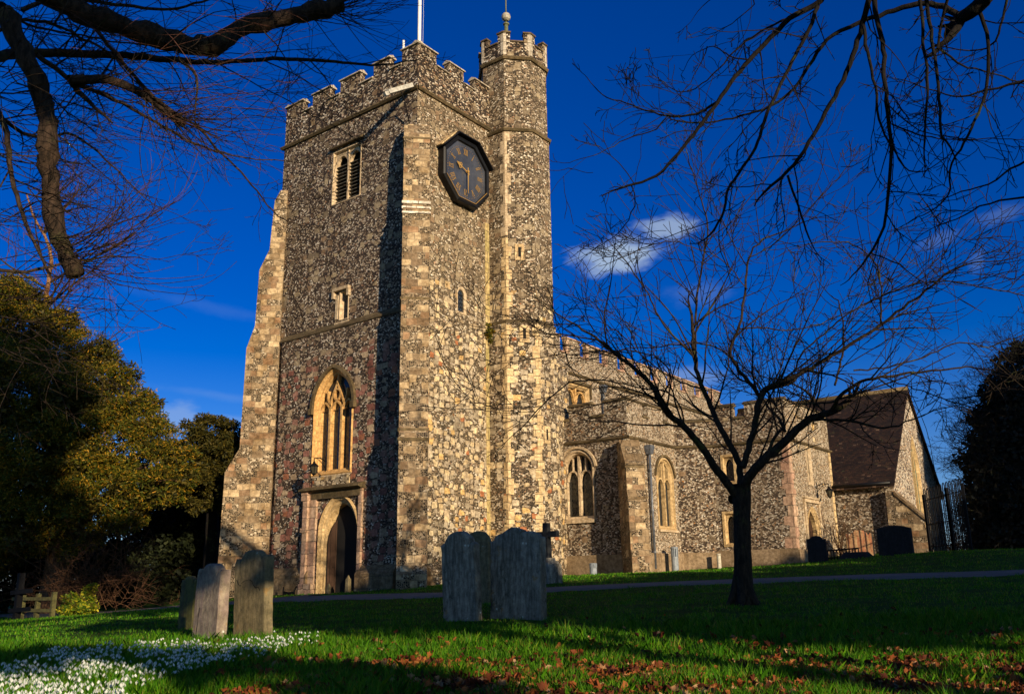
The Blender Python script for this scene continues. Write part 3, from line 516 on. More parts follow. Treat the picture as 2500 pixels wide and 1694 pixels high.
m.obox(T0,WT,XM,-5.28,-4.6,-.6,.12,0,.235);m.build('door_jamb',A_PINK,fr);m=MB();m.obox(T0,WT,XM,-2.38,-2.22,-.6,3.38,0,.10);m.build('door_jamb',A_PINK,fr)
m=MB();m.prism([(0,3.62),(.34,3.5),(.34,3.44),(.2,3.38),(0,3.38)],(-.142,2.15,0),XM,(0,1,0),0,3.22);m.obox(T0,WT,XM,-4.9,-2.3,3.12,3.37,0,.12);m.build('hood_mould',A_MOSS,fr)
m=MB();m.obox(T0,WT,XM,-4.95,-2.95,3.6,3.93,-.02,.045);m.build('sill_panel',M_S,fr)
# --- small south windows
fn=lambda o:arch(2.57,10.08,10.78,10.97,.36,o,n=5,flat=True)
fr=s_frame(CH,'arched_slit_window',O0,XP,YM,fn,A_PALE,prof=((.10,0),(.10,.02),(.06,.02),(0,-.02),(0,-.12)));pane(fr,O0,XP,YM,fn(0),-.07)
m=MB()
for z in (10.25,10.42,10.59,10.76): m.obox(O0,XP,YM,2.4,2.74,z,z+.015,-.068,-.05)
m.build('glazing_bar',M_IRON,fr)
fn=lambda o:rect(1.7,10.88,1.82,11.0,o);fr=s_frame(CH,'putlog_window',O0,XP,YM,fn,A_CREAM,prof=((.08,0),(.08,.02),(0,-.01),(0,-.2)));pane(fr,O0,XP,YM,fn(0),-.19,M_DARKIN,'dark_opening')
# --- stair turret
def octa(x0,yv,a,g=0.0): # counter-clockwise; x0 west face, yv SW/W vertex
    s=a*.7071;c=(x0+s+a/2,yv+a/2);R=(a/2+s)+g
    k=[(math.cos(R_(22.5+45*i)),math.sin(R_(22.5+45*i))) for i in range(8)];rr=R/math.cos(R_(22.5));return [(c[0]+x*rr,c[1]+y*rr) for x,y in k],c
TA=1.18
def octwall(x0,yv,a,g,z0,z1,mat,name,parent=CH,top=False):
    P,c=octa(x0,yv,a,g);m=MB();m.hexa([(x,y,z0) for x,y in P],[(x,y,z1) for x,y in P]);return m.build(name,mat,parent),P,c
TX,TY=4.28,-.86
tur,_,TC=octwall(TX,TY,TA,0.06,-1,9.9,M_T,'stair_turret_lower');octwall(TX,TY,TA,0,9.9,18.15,M_T,'stair_turret_middle');octwall(TX,TY,TA,-.05,18.15,21.8,M_T,'stair_turret_upper')
def octstring(g,z,h,out,mat):
    P,c=octa(TX,TY,TA,g);string(CH,(P+[P[0]])[::-1],z,h,out,mat) if False else None
    m=MB()
    def ring(gg,zz): return [(x,y,zz) for x,y in octa(TX,TY,TA,gg)[0]]
    r=[ring(g-.05,z),ring(g+out*.6,z),ring(g+out,z+h*.4),ring(g+out,z+h*.6),ring(g-.05,z+h)]
    for A,B in zip(r[:-1],r[1:]):
        for i in range(8): j=(i+1)%8;m.face([A[i],A[j],B[j],B[i]])
    m.build('string_course',mat,CH)
octstring(.0,18.12,.2,.10,A_MOSS);octstring(-.04,21.5,.2,.11,A_MOSS);octstring(.04,9.85,.16,.05,A_MOSS)
P,c=octa(TX,TY,TA,.0)
tp=MB();cp=MB();qs=[]
for i in range(8):
    a=np.array([*P[i],0.]);b=np.array([*P[(i+1)%8],0.]);t=(b-a);l=np.linalg.norm(t);t/=l;nn=np.array([t[1],-t[0],0])
    e=.3;pl=[(0,21.65),(l,21.65),(l,22.75),(l-e,22.75),(l-e,22.32),(e,22.32),(e,22.75),(0,22.75)]
    tp.prism(pl,a,t,nn,-.22,0)
    for u0,u1,z in ((-.02,e+.03,22.752),(l-e-.03,l+.02,22.752),(e,l-e,22.322)):cp.obox(a,t,nn,u0,u1,z,z+.07,-.25,.05+(.002*(i%2)))
    qm=MB();qm.obox(a,t,nn,0,.13,21.72,22.75,-.1,.012);qs.append(qm);qm=MB();qm.obox(a,t,nn,l-.13,l,21.72,22.75,-.1,.012);qs.append(qm)
tpo=tp.build('turret_parapet',M_P,CH);cp.build('coping',A_MOSS,tpo);[q_.build('corner_stone',A_WHITE,tpo) for q_ in qs]
m=MB();P2,_=octa(TX,TY,TA,-.06);m.face([(x,y,21.75) for x,y in P2]);m.build('turret_roof',M_LEAD,CH)
def quoin(pt,t1,t2,z0,z1,mat,wl=.42,ws=.24,h=.34,out=.012,name='quoin'):
    m=MB();t1=np.array(t1,float);t2=np.array(t2,float);k=0;z=z0;p=np.array([*pt,0.]);rg=random.Random(int(z0*10+pt[0]*7))
    n1=np.array([t1[1],-t1[0],0]);n2=np.array([-t2[1],t2[0],0])
    while z<z1-.1:
        hh=min(h*rg.uniform(.75,1.25),z1-z);w1,w2=(wl,ws) if k%2 else (ws,wl);w1*=rg.uniform(.85,1.15);w2*=rg.uniform(.85,1.15)
        m.obox(p,t1,n1,0,w1,z+.006,z+hh-.006,-.06,out);m.obox(p,t2,n2,0,w2,z+.006,z+hh-.006,-.06,out) ;z+=hh;k+=1
    return m.build(name,mat,CH)
for (g,z0,z1,mt_) in ((.06,.7,9.8,A_CREAM),(0,10,13.5,A_CREAM),(0,13.5,18.1,A_PALE)):
    P,c=octa(TX,TY,TA,g)
    for i in ((4,5) if g else (4,)): # W/SW and SW/S vertices
        a=np.array(P[i]);b=np.array(P[i+1]);z_=np.array(P[i-1]);t1=(b-a)/np.linalg.norm(b-a);t2=(z_-a)/np.linalg.norm(z_-a)
        quoin(P[i],(*t1,0),(*t2,0),z0,z1,mt_,wl=.22,ws=.10,h=.5 if i==4 else .38)
m=MB();m.obox(O0,XP,YM,4.02,4.30,.75,14.2,-.05,.012);m.build('corner_stone',A_YEL,CH)
# turret slits in the SW face
P,c=octa(TX,TY,TA,.0);a=np.array([*P[4],0.]);b=np.array([*P[5],0.]);t=(b-a)/np.linalg.norm(b-a);nn=np.array([t[1],-t[0],0])
for u,z,g in ((.55,12.6,0),(.68,9.2,.06),(1.62,5.3,.06)):
    O=a+nn*g
    if u>1.2: a2=np.array([*P[5],0.]);b2=np.array([*P[6],0.]);t2=(b2-a2)/np.linalg.norm(b2-a2);n2=np.array([t2[1],-t2[0],0]);O=a2+n2*g;tt,n3,u=t2,n2,.42
    else: tt,n3=t,nn
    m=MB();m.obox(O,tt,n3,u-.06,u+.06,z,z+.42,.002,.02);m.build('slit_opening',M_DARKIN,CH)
    m=MB();m.rings(O,tt,n3,[(rect(u-.06,z,u+.06,z+.42,.13),0),(rect(u-.06,z,u+.06,z+.42,.13),.035),(rect(u-.06,z,u+.06,z+.42,.0),.03),(rect(u-.06,z,u+.06,z+.42,0),.0)]);m.build('slit_surround',A_CREAM,CH)
# SE corner mass of the tower seen past the turret
m=MB();m.hexa([(6.2,-1.3,-1),(8.62,-.75,-1),(8.62,.2,-1),(6.2,.2,-1)],[(6.2,-1.3,8.8),(8.62,-.75,8.8),(8.62,.2,8.8),(6.2,.2,8.8)]);m.hexa([(6.2,-1.3,8.8),(8.62,-.75,8.8),(8.62,.2,8.8),(6.2,.2,8.8)],[(6.2,-.6,9.6),(7.95,-.2,9.6),(7.95,.2,9.6),(6.2,.2,9.6)]);m.build('south_east_buttress',M_T,CH)
# --- nave clerestory
NY=.5
m=MB();m.wall((0,NY,0),XP,YM,[(7.9,3),(27.4,3),(27.4,9.2),(7.9,9.2)],[rect(10.38,7.0,12.0,8.55,.16)]);m.wall((27.4,NY,0),(0,1,0),XP,[(0,3),(7,3),(7,9.2),(0,9.2)]);m.face([(7.9,NY,9.5),(27.4,NY,9.5),(27.4,7.5,9.5),(7.9,7.5,9.5)]);m.build('nave_wall',M_N,CH)
string(CH,[(7.9,NY),(27.4,NY)],9.1,.15,.11,A_MOSS)
me=[(7.95+.0,9.0)]+[(10.42+1.62*k-1.62*0,11.53+1.62*k) for k in range(-0,11)]
me=[(8.8-7.9,9.91-7.9)]+[(10.42-7.9+1.66*k,11.53-7.9+1.66*k) for k in range(0,10)]
np_=parapet(CH,'nave_parapet',(7.9,NY),(27.4,NY),9.25,10.05,10.75,[q for q in me if q[1]<=19.5],M_N,A_PINK,th=.2)
for u0,u1 in me:
    if u1<=19.5: br_=MB();br_.obox((7.9,NY,0),XP,YM,u0-.004,u0+.2,10.06,10.746,-.205,.012);br_.build('merlon_jamb',A_PINK,np_)
fn=lambda o:rect(10.38,7.0,12.0,8.55,o);ON=(0,NY,0)
fr=s_frame(CH,'clerestory_window',ON,XP,YM,fn,A_TAN,prof=((.16,0),(.16,.03),(.1,.03),(.03,-.08),(0,-.1),(0,-.3)));pane(fr,ON,XP,YM,fn(0),-.25)
m=MB();m.obox(ON,XP,YM,11.14,11.24,7.0,8.55,-.24,-.08)
for cx in (10.76,11.62): m.strip(ON,XP,YM,arch(cx,7.5,7.95,8.45,.7,0,n=6,flat=True)[2:],.09,-.22,-.10)
m.build('tracery',A_GOLD,fr)
m=MB();m.obox(ON,XP,YM,10.1,12.28,8.74,8.86,0,.13);m.obox(ON,XP,YM,10.1,10.2,8.2,8.739,0,.11);m.obox(ON,XP,YM,12.18,12.28,8.2,8.739,0,.11);m.build('hood_mould',A_MOSS,fr)
def downpipe(x,y,z0,z1,nn,r=.055):
    nn=np.array(nn,float);c=np.array([x,y,0.])+nn*.14;m=MB();m.tube([c+Z3*z0,c+Z3*z1],r,10)
    for z in np.arange(z0+.6,z1,1.6): m.lathe(c+Z3*z,[(r,0),(r+.02,0),(r+.02,.07),(r,.07)],10)
    p=m.build('drainpipe',M_LEAD,CH);h=MB();t=np.array([-nn[1],nn[0],0]);q=lambda a,b,z:c+t*a+nn*b+Z3*z
    h.hexa([q(-.1,-.1,z1-.1),q(.1,-.1,z1-.1),q(.1,.1,z1-.1),q(-.1,.1,z1-.1)][::-1] if False else [q(-.1,.1,z1-.1),q(.1,.1,z1-.1),q(.1,-.1,z1-.1),q(-.1,-.1,z1-.1)],[q(-.15,.14,z1+.08),q(.15,.14,z1+.08),q(.15,-.13,z1+.08),q(-.15,-.13,z1+.08)])
    h.obox(c,t,nn,-.165,.165,z1+.082,z1+.26,-.13,.15);h.build('rainwater_head',M_LEAD,p)
downpipe(13.2,NY,6.2,8.75,YM)
# --- south aisle
AX,AY=8.0,-3.85
WA=[(AX,.5),(AX,AY),(11.95,AY),(12.75,-5.2),(12.82,-8.4),(17.85,-8.4),(17.85,-3)]
w1=lambda o:arch(1.48,2.58,4.55,5.0,1.22,o,n=10,flat=True)
def segwall(a,b,holes,mat,name,z0=-.5,z1=5.5):
    a=np.array([*a,0.]);b=np.array([*b,0.]);t=b-a;l=np.linalg.norm(t);t/=l;m=MB();m.wall(a,t,(t[1],-t[0],0),[(0,z0),(l,z0),(l,z1),(0,z1)],holes);return m.build(name,mat,CH),a,t,np.array([t[1],-t[0],0]),l
w1=lambda o:arch(1.98,2.58,4.5,5.02,1.24,o,n=10,flat=True)
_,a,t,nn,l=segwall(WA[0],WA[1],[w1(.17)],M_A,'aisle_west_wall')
fr=s_frame(CH,'aisle_west_window',a,t,nn,w1,A_PALE,prof=((.17,0),(.17,.03),(.11,.04),(.09,-.02),(.03,-.05),(0,-.16),(0,-.4)));pane(fr,a,t,nn,w1(0),-.3)
m=MB();m.obox(a,t,nn,1.93,2.03,2.6,4.98,-.28,-.1)
for cx in (1.67,2.29): m.strip(a,t,nn,arch(cx,3,4.0,4.38,.56,0,n=6,flat=True)[2:],.06,-.27,-.12)
for x in (1.67,2.29): m.obox(a,t,nn,x-.03,x+.03,4.36,4.9,-.26,-.13)
m.build('tracery',A_PALE,fr);m=MB();h0=w1(.28)[2:];m.strip(a,t,nn,h0,.09,0,.09);m.build('hood_mould',A_PALE,fr);m=MB();m.obox(a,t,nn,1.2,2.76,2.3,2.42,0,.1);m.build('sill',A_PALE,fr)
w2=lambda o:arch(2.87,2.2,4.2,4.78,1.12,o,n=10,flat=True)
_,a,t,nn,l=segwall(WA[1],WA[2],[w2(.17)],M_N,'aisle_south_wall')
fr=s_frame(CH,'aisle_south_window',a,t,nn,w2,A_TAN,prof=((.17,0),(.17,.03),(.11,.04),(.09,-.02),(.03,-.06),(0,-.1),(0,-.3)));pane(fr,a,t,nn,w2(0),-.2)
m=MB();m.obox(a,t,nn,2.82,2.92,2.2,4.74,-.18,-.02)
for cx in (2.59,3.15): m.strip(a,t,nn,arch(cx,3,3.75,4.1,.52,0,n=6,flat=True)[2:],.06,-.17,-.04)
for x in (2.45,2.73,3.01,3.29): m.obox(a,t,nn,x-.025,x+.025,4.0,4.6,-.16,-.05)
m.build('tracery',A_TAN,fr);m=MB();m.strip(a,t,nn,w2(.26)[2:],.09,0,.09);m.build('hood_mould',A_MOSS,fr);m=MB();m.obox(a,t,nn,2.1,3.64,1.95,2.04,0,.1);m.build('sill',A_PALE,fr)
downpipe(9.45,AY,.5,5.05,YM)
segwall(WA[2],WA[3],[],M_A,'rood_stair_wall')
h3=[rect(.46,4.02,.82,4.95,.15),rect(.35,1.5,.75,2.62,.15)]
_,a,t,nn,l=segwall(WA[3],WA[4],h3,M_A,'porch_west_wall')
for (x0,z0,x1,z1) in ((.46,4.02,.82,4.95),(.35,1.5,.75,2.62)):
    cx=(x0+x1)/2;fn=lambda o:arch(cx,z0,z1-.2,z1-.03,x1-x0,o*.0,n=5,flat=True);m=MB();m.rings(a,t,nn,[(rect(x0,z0,x1,z1,.15),0),(rect(x0,z0,x1,z1,.15),.03),(rect(x0,z0,x1,z1,.05),.03),(rect(x0,z0,x1,z1,0),-.1),(rect(x0,z0,x1,z1,0),-.3)])
    f=m.build('porch_side_window',A_TAN,CH);pane(f,a,t,nn,rect(x0,z0,x1,z1),-.25)
    m=MB();m.prism([(x0,z1),(x0,z1-.3),(x0+.06,z1-.12),(cx,z1-.03),(x1-.06,z1-.12),(x1,z1-.3),(x1,z1)],a,t,nn,-.2,-.06);m.build('window_head',A_TAN,f)
dv=lambda o:arch(2.05,.3,1.9,2.72,1.05,o,n=10);uw=lambda o:arch(2.22,3.95,5.0,5.28,.30,o,n=5)
_,a,t,nn,l=segwall(WA[4],WA[5],[dv(.22),rect(2.07,3.95,2.37,5.3,.15)],M_PO,'porch_south_wall',z1=5.5)
PA,PT,PN=a,t,nn
fr=s_frame(CH,'porch_doorway',a,t,nn,dv,A_TAN,prof=((.22,0),(.22,.04),(.16,.04),(.12,.0),(.06,-.03),(0,-.06),(0,-.26)));pane(fr,a,t,nn,dv(0),-.22,M_WOOD,'porch_door')
m=MB();m.obox(a,t,nn,1.14,1.30,.3,3.06,0,.06);m.obox(a,t,nn,2.80,2.96,.3,3.06,0,.06);m.obox(a,t,nn,1.14,2.96,3.062,3.2,0,.09);m.obox(a,t,nn,1.06,3.04,3.202,3.28,0,.14);m.build('label_mould',A_PALE,fr)
m=MB();R0=rect(2.07,3.95,2.37,5.3);m.rings(a,t,nn,[(rect(2.07,3.95,2.37,5.3,.15),0),(rect(2.07,3.95,2.37,5.3,.15),.03),(rect(2.07,3.95,2.37,5.3,.04),.02),(R0,-.04),(R0,-.16)]);f=m.build('porch_upper_window',A_PALE,CH);pane(f,a,t,nn,R0,-.10)
segwall(WA[5],WA[6],[],M_PO,'porch_east_wall')
quoin(WA[4],(1,0,0),(0,1,0),.5,5.4,A_PINK,.42,.26,.36);quoin(WA[5],(0,1,0),(-1,0,0),.9,5.4,A_PALE,.3,.22,.36) if False else None
m=MB();m.obox(PA,PT,PN,l-.26,l,.3,5.45,-.1,.015);m.build('quoin',A_CREAM,CH)
string(CH,WA,5.44,.15,.11,A_MOSS)
# aisle and porch parapets
AP=dict(z0=5.58,zc=6.45,zt=6.98)
def seglen(i): return math.dist(WA[i],WA[i+1])
parapet(CH,'aisle_parapet',WA[0],WA[1],merl=[(.0,.6),(1.64,2.68),(3.33,4.35)],mat=M_A,cop=A_MOSS,th=.24,**AP)
parapet(CH,'aisle_parapet',WA[1],WA[2],merl=[(0,1.25),(1.75,2.95),(3.45,3.95)],mat=M_N,cop=A_MOSS,th=.24,**AP)
parapet(CH,'aisle_parapet',WA[2],WA[3],merl=[(0,seglen(2))],mat=M_A,cop=A_MOSS,th=.24,z0=5.58,zc=6.5,zt=6.55)
parapet(CH,'porch_parapet',WA[3],WA[4],merl=[(0,1.0),(1.5,3.2)],mat=M_A,cop=A_MOSS,th=.24,z0=5.58,zc=6.55,zt=7.1)
parapet(CH,'porch_parapet',WA[4],WA[5],merl=[(0,1.3),(1.85,3.1),(3.65,5.03)],mat=M_PO,cop=A_MOSS,th=.24,z0=5.58,zc=6.55,zt=7.1)
parapet(CH,'porch_parapet',WA[5],WA[6],merl=[(0,5.4)],mat=M_PO,cop=A_MOSS,th=.24,z0=5.58,zc=6.55,zt=7.1)
m=MB();m.face([(AX,AY,6.0),(11.95,AY,6.0),(12.75,-5.2,6.0),(12.82,-8.4,6.0),(17.85,-8.4,6.0),(17.85,.5,6.0),(AX,.5,6.0)]);m.build('aisle_roof',M_LEAD,CH)
# quoins on the rood stair / porch junction
# aisle plinth
for i in range(0,5):
    m=MB();a=np.array([*WA[i],0.]);b=np.array([*WA[i+1],0.]);t=b-a;l=np.linalg.norm(t);t/=l;nn=np.array([t[1],-t[0],0]);zt_={0:1.05,1:1.1,2:1.15,3:1.2,4:1.15}[i]
    if i==4:
        m.obox(a,t,nn,-.14,1.1,-.5,zt_,-.05,.14);m.build('plinth',A_RENDER,CH);m=MB();m.obox(a,t,nn,3.0,l,-.5,zt_,-.05,.14)
    else: m.obox(a,t,nn,-.06 if i else 0,l+.09,-.5,zt_,-.05,.14+.003*i)
    m.build('plinth',A_RENDER,CH)
# aisle diagonal buttress
d=buttress((AX,AY),225,.36,[(1.25,-.6),(1.25,.95),(1.12,1.15),(1.08,2.95),(.98,3.35),(.92,4.25),(.30,5.15),(.0,5.3)],A_BUT,caps=[(.90,4.18,.14,.05)])
m=MB()
dd=np.array([-.7071,-.7071,0]);tt=np.array([.7071,-.7071,0])
m.prism([(.2,5.22),(.97,4.28),(.97,4.36),(.2,5.34)],np.array([AX,AY,0])-tt*.39,dd,tt,0,.78);m.build('offset_cap',A_PLIN,d);m=MB();m.prism([(.9,3.42),(1.11,3.0),(1.13,3.08),(.9,3.5)],np.array([AX,AY,0])-tt*.38,dd,tt,0,.76);m.build('offset_cap',A_PLIN,d)
# --- south chapel with steep tiled roof
X0,X1,YG,XR,ZE,ZR=18.0,26.0,-10.9,22.0,4.15,8.55
m=MB();m.wall((X0,0,0),(0,-1,0),XM,[(3,-.2),(-YG,-.2),(-YG,4.15),(3,4.15)]);m.build('chapel_wall',M_A,CH);m=MB();m.wall((X1,0,0),(0,1,0),XP,[(YG,-.2),(-3,-.2),(-3,4.4),(YG,4.4)]);m.build('chapel_wall',M_A,CH)
gw=lambda o:arch(22.0,2.3,4.6,6.3,1.05,o,n=12)
m=MB();m.wall((0,YG,0),XP,YM,[(X0,-.2),(X1,-.2),(X1,4.15),(XR,8.5),(X0,4.15)],[gw(.12)]);m.build('gable_wall',M_G,CH)
fr=s_frame(CH,'gable_window',(0,YG,0),XP,YM,gw,A_TAN,prof=((.12,0),(.12,.03),(.08,.02),(0,-.10),(0,-.25)));pane(fr,(0,YG,0),XP,YM,gw(0),-.12,M_STAIN)
m=MB();m.obox((0,YG,0),XP,YM,21.95,22.05,2.3,5.7,-.118,-.04);m.build('mullion',A_TAN,fr)
def roof(xe,ze,name):
    m=MB();y0,y1=YG-.12,-2.5;dx=.0;nrm=np.array([ZR-ZE,0,4.0]);n=18
    s=-1 if xe<XR else 1;xo=XR+s*4.35;zo=ZR-(4.35)*(ZR-ZE)/4.0
    for k in range(n):
        ya,yb=y0+(y1-y0)*k/n,y0+(y1-y0)*(k+1)/n;sg=lambda y:.03*math.sin(y*1.7)+.02*math.sin(y*3.1)
        for j in range(6):
            u0,u1=j/6,(j+1)/6;q=lambda u,y:(XR+(xo-XR)*u,y,ZR+(zo-ZR)*u+sg(y)*math.sin(math.pi*min(1,u*1.1))+.14);f=[q(u0,ya),q(u0,yb),q(u1,yb),q(u1,ya)];m.face(f if s<0 else f[::-1])
    q=lambda u,y,h:(XR+(xo-XR)*u,y,ZR+(zo-ZR)*u+h)
    m.face([q(0,y0,.0),q(0,y1,0),q(1,y1,0),q(1,y0,0)][::-1]);m.face([q(1,y0,0),q(1,y0,.14),q(1,y1,.14),q(1,y1,0)]);m.face([q(0,y0,0),q(0,y0,.14),q(1,y0,.14),q(1,y0,0)])
    return m.build(name,M_TILE,CH)
rf=roof(X0,ZE,'chapel_roof');roof(X1,ZE,'chapel_roof')
m=MB();m.tube([(XR,YG-.12,ZR+.1),(XR,-2.5,ZR+.1)],.13,8);m.build('ridge_tile',A_MOSS,rf)
m=MB();m.tube([(17.62,YG+.02,3.92),(17.62,-8.45,3.92)],.07,8);m.build('gutter',M_BLACK,rf)
d=buttress((X0,YG),225+45,.32,[(1.3,-.3),(1.3,.95),(1.15,1.15),(1.12,2.3),(.1,3.35),(0,3.6)],A_BUT,name='gable_buttress')
m=MB();m.prism([(.05,3.42),(1.2,2.26),(1.2,2.36),(.05,3.56)],(X0-.36,YG,0),YM,XP,0,.72);m.build('sloping_cap',A_PLIN,d)
# ------------------------------------------------------------------ fixtures on the church
CK=empty('tower_clock',(2.56,-.02,15.8),'octagonal black clock with gilt roman numerals on the south face of the tower','clock')
KO=np.array([2.56,0,15.8])
CK.scale=(.94,1,.94)
def oc(ap,rot=22.5): return [(ap/math.cos(R_(22.5))*math.cos(R_(rot+45*i)),ap/math.cos(R_(22.5))*math.sin(R_(rot+45*i))) for i in range(8)]
def kb(m,name,mat,par=CK): return m.build(name,mat,par,origin=(2.56,-.02,15.8) if par is CK else (2.56,-.02,15.8))
CKOFF=(2.56,-.02,15.8)
m=MB();m.rings(KO,XP,YM,[(oc(1.40),0),(oc(1.46),.0),(oc(1.47),.30),(oc(1.40),.34),(oc(1.30),.31),(oc(1.27),.22)]);fr=m.build('clock_frame',M_BLACK,CK,origin=CKOFF)
DIALM=NT('clock_dial_paint',.22,.5);_f=DIALM.noise(DIALM.obj(),1.4,4);DIALM.col(DIALM.mix(DIALM.step(_f,.3,.7),(.030,.034,.045,1),(.060,.064,.078,1)))
m=MB();m.prism(oc(1.275),KO,XP,YM,.05,.225);dial=m.build('dial',DIALM.m,CK,origin=CKOFF)
def kbar(m,ang,r0,r1,w,off=0.0,lean=0.0,d=.229):   # stroke along the radius; off sideways, lean sideways shift between r0 and r1
    a=R_(90-ang);er=np.array([math.cos(a),math.sin(a)]);et=np.array([math.sin(a),-math.cos(a)])
    p=lambda r,s:tuple(er*r+et*s)
    q=[p(r0,off-w/2-lean/2),p(r0,off+w/2-lean/2),p(r1,off+w/2+lean/2),p(r1,off-w/2+lean/2)]
    A=[Vector((x,y,0)) for x,y in q];cr=(A[1]-A[0]).cross(A[2]-A[1]).z
    m.prism(q if cr>0 else q[::-1],KO,XP,YM,d-.003,d+.006)
RN=['XII','I','II','III','IIII','V','VI','VII','VIII','IX','X','XI'];CW={'I':.062,'V':.15,'X':.15}
for h,s in enumerate(RN):
    m=MB();tw=sum(CW[c] for c in s);x=-tw/2;ra,rb=.80,1.04
    for c in s:
        w=CW[c];cx=x+w/2
        if c=='I': kbar(m,h*30,ra,rb,.026,cx)
        if c=='V': kbar(m,h*30,ra,rb,.029,cx-.03,-.06);kbar(m,h*30,ra,rb,.018,cx+.03,.06,d=.2295)
        if c=='X': kbar(m,h*30,ra,rb,.029,cx,-.10);kbar(m,h*30,ra,rb,.018,cx,.10,d=.2295)
        x+=w
    for r in (ra-.012,rb+.0): kbar(m,h*30,r,r+.012,tw-.01,0,d=.230)
    m.build('numeral',M_GOLD2,dial,origin=CKOFF)
m=MB()
for k in range(60):
    a=R_(6*k);c=(math.sin(a)*1.13,math.cos(a)*1.13);r=.022 if k%5==0 else .014;m.prism([(c[0]+r*math.cos(R_(60*i)),c[1]+r*math.sin(R_(60*i))) for i in range(6)],KO,XP,YM,.226,.233)
m.build('minute_dots',M_GOLD2,dial,origin=CKOFF)
m=MB()
for i in (5,6,7):pass
e=oc(1.285);
for i in (4,5,6): 
    a,b=e[i],e[(i+1)%8];m.strip(KO,XP,YM,[a,b],.025,.31,.335)
m.build('gilt_lining',M_GOLD2,fr,origin=CKOFF)
def hand(name,ang,L_,w0,w1,d,deco):
    m=MB();kbar(m,ang,-.18,0,w0*.8,d=d);a=R_(90-ang);er=np.array([math.cos(a),math.sin(a)]);et=np.array([math.sin(a),-math.cos(a)])
    pl=[tuple(er*0-et*w0/2),tuple(er*L_-et*w1/2),tuple(er*L_+et*w1/2),tuple(er*0+et*w0/2)];A=[Vector((x,y,0)) for x,y in pl];pl=pl if (A[1]-A[0]).cross(A[2]-A[1]).z>0 else pl[::-1]
    m.prism(pl,KO,XP,YM,d,d+.015)
    if deco:
        for rr,s,rad in ((L_-.16,-.07,.06),(L_-.16,.07,.06),(L_-.04,0,.055)):
            c=er*rr+et*s;m.strip(KO,XP,YM,[(c[0]+rad*math.cos(t),c[1]+rad*math.sin(t)) for t in np.linspace(0,2*math.pi,11)],.035,d,d+.014)
        tip=[tuple(er*(L_+.12)),tuple(er*(L_)+et*.045),tuple(er*(L_)-et*.045)];A=[Vector((x,y,0)) for x,y in tip];tip=tip if (A[1]-A[0]).cross(A[2]-A[1]).z>0 else tip[::-1];m.prism(tip,KO,XP,YM,d,d+.013)
    c=[(.055*math.cos(R_(30*i)),.055*math.sin(R_(30*i))) for i in range(12)];m.prism(c,KO,XP,YM,d-.02,d+.03);m.build(name,M_GOLD,CK,origin=CKOFF)
hand('hour_hand',291,.60,.05,.03,.30,True);hand('minute_hand',180,1.0,.055,.018,.36,False)
m=MB();h=oc(1.53)
for i,(s0,s1) in ((0,(1,1)),(1,(1,1)),(2,(1,1))):
    a=np.array(h[i]);b=np.array(h[i+1]);t=(b-a)/np.linalg.norm(b-a)
    n=np.array([-t[1],t[0]])*-1
    m.prism([tuple(a-t*.05),tuple(a-t*.05+n*.05),tuple(b+t*.05+n*.05),tuple(b+t*.05)],KO,XP,YM,0,.47-(i==1)*.0-i*.003)
m.build('lead_hood',M_BLACK,CK,origin=CKOFF)
m=MB();a=np.array(oc(1.62)[2]);b=np.array(oc(1.62)[3]);m.prism([tuple(a),tuple(b),tuple(b*.955),tuple(a*.955)][::1],KO,XP,YM,0,.30);m.build('stone_weathering',A_CREAM,CK,origin=CKOFF)
# flagpole, aerial, weather-vane staff, floodlight
fp=empty('flagpole',(2.34,2.2,18.6),'tall white flagpole standing on the roof of the square tower','flagpole');m=MB();m.tube([(2.34,2.2,18.61),(2.34,2.2,24.5),(2.34,2.2,31)],[.085,.08,.06],12);m.build('pole',M_WPAINT,fp,origin=(2.34,2.2,18.6))
m=MB();m.tube([(2.46,2.14,18.7),(2.5,2.12,24),(2.44,2.15,30.6)],.006,4);m.build('halyard',M_WPAINT,fp,origin=(2.34,2.2,18.6))
tag((lambda m:(m.tube([(1.55,2.35,18.62),(1.55,2.35,21.25)],.03,8),m.tube([(1.55,2.35,21.25),(1.55,2.35,22.3)],.05,8),m.build('aerial',M_WPAINT,None,origin=(1.55,2.35,18.62)))[2])(MB()),'short thin white aerial beside the flagpole on the tower roof','aerial')
vx,vy=TC[0]-.3,TC[1]+.1;v=empty('finial_staff',(vx,vy,21.76),'greenish metal staff with a pale ball, rising from the stair turret','finial')
m=MB();m.tube([(vx,vy,21.77),(vx,vy,24.1)],[.11,.085],10);m.lathe((vx,vy,24.0),[(.09,0),(.14,.03),(.14,.08),(.08,.12)],12);m.tube([(vx,vy,24.1),(vx,vy,27)],.03,8);m.tube([(vx+.32,vy+.1,22.35),(vx+.1,vy+.02,23.3),(vx+.08,vy,23.5)],.012,5);m.build('staff',M_GREENPOLE,v,origin=(vx,vy,21.76))
m=MB();m.lathe((vx,vy,24.42),[(.0,-.21),(.1,-.185),(.175,-.12),(.21,0),(.175,.12),(.1,.185),(0,.21)],20);m.build('ball',M_BALL,v,origin=(vx,vy,21.76))
fl=empty('floodlight',(0,.1,18.5),'long white floodlight box on a bracket at the tower corner under the parapet','floodlight')
m=MB();a=np.array([-.22,.12,18.5]);b=np.array([-1.25,.34,17.82]);t=(b-a)/np.linalg.norm(b-a);s=np.cross(t,[0,0,1]);s/=np.linalg.norm(s);u=np.cross(s,t)
q=lambda p,x,y:tuple(p+s*x+u*y)
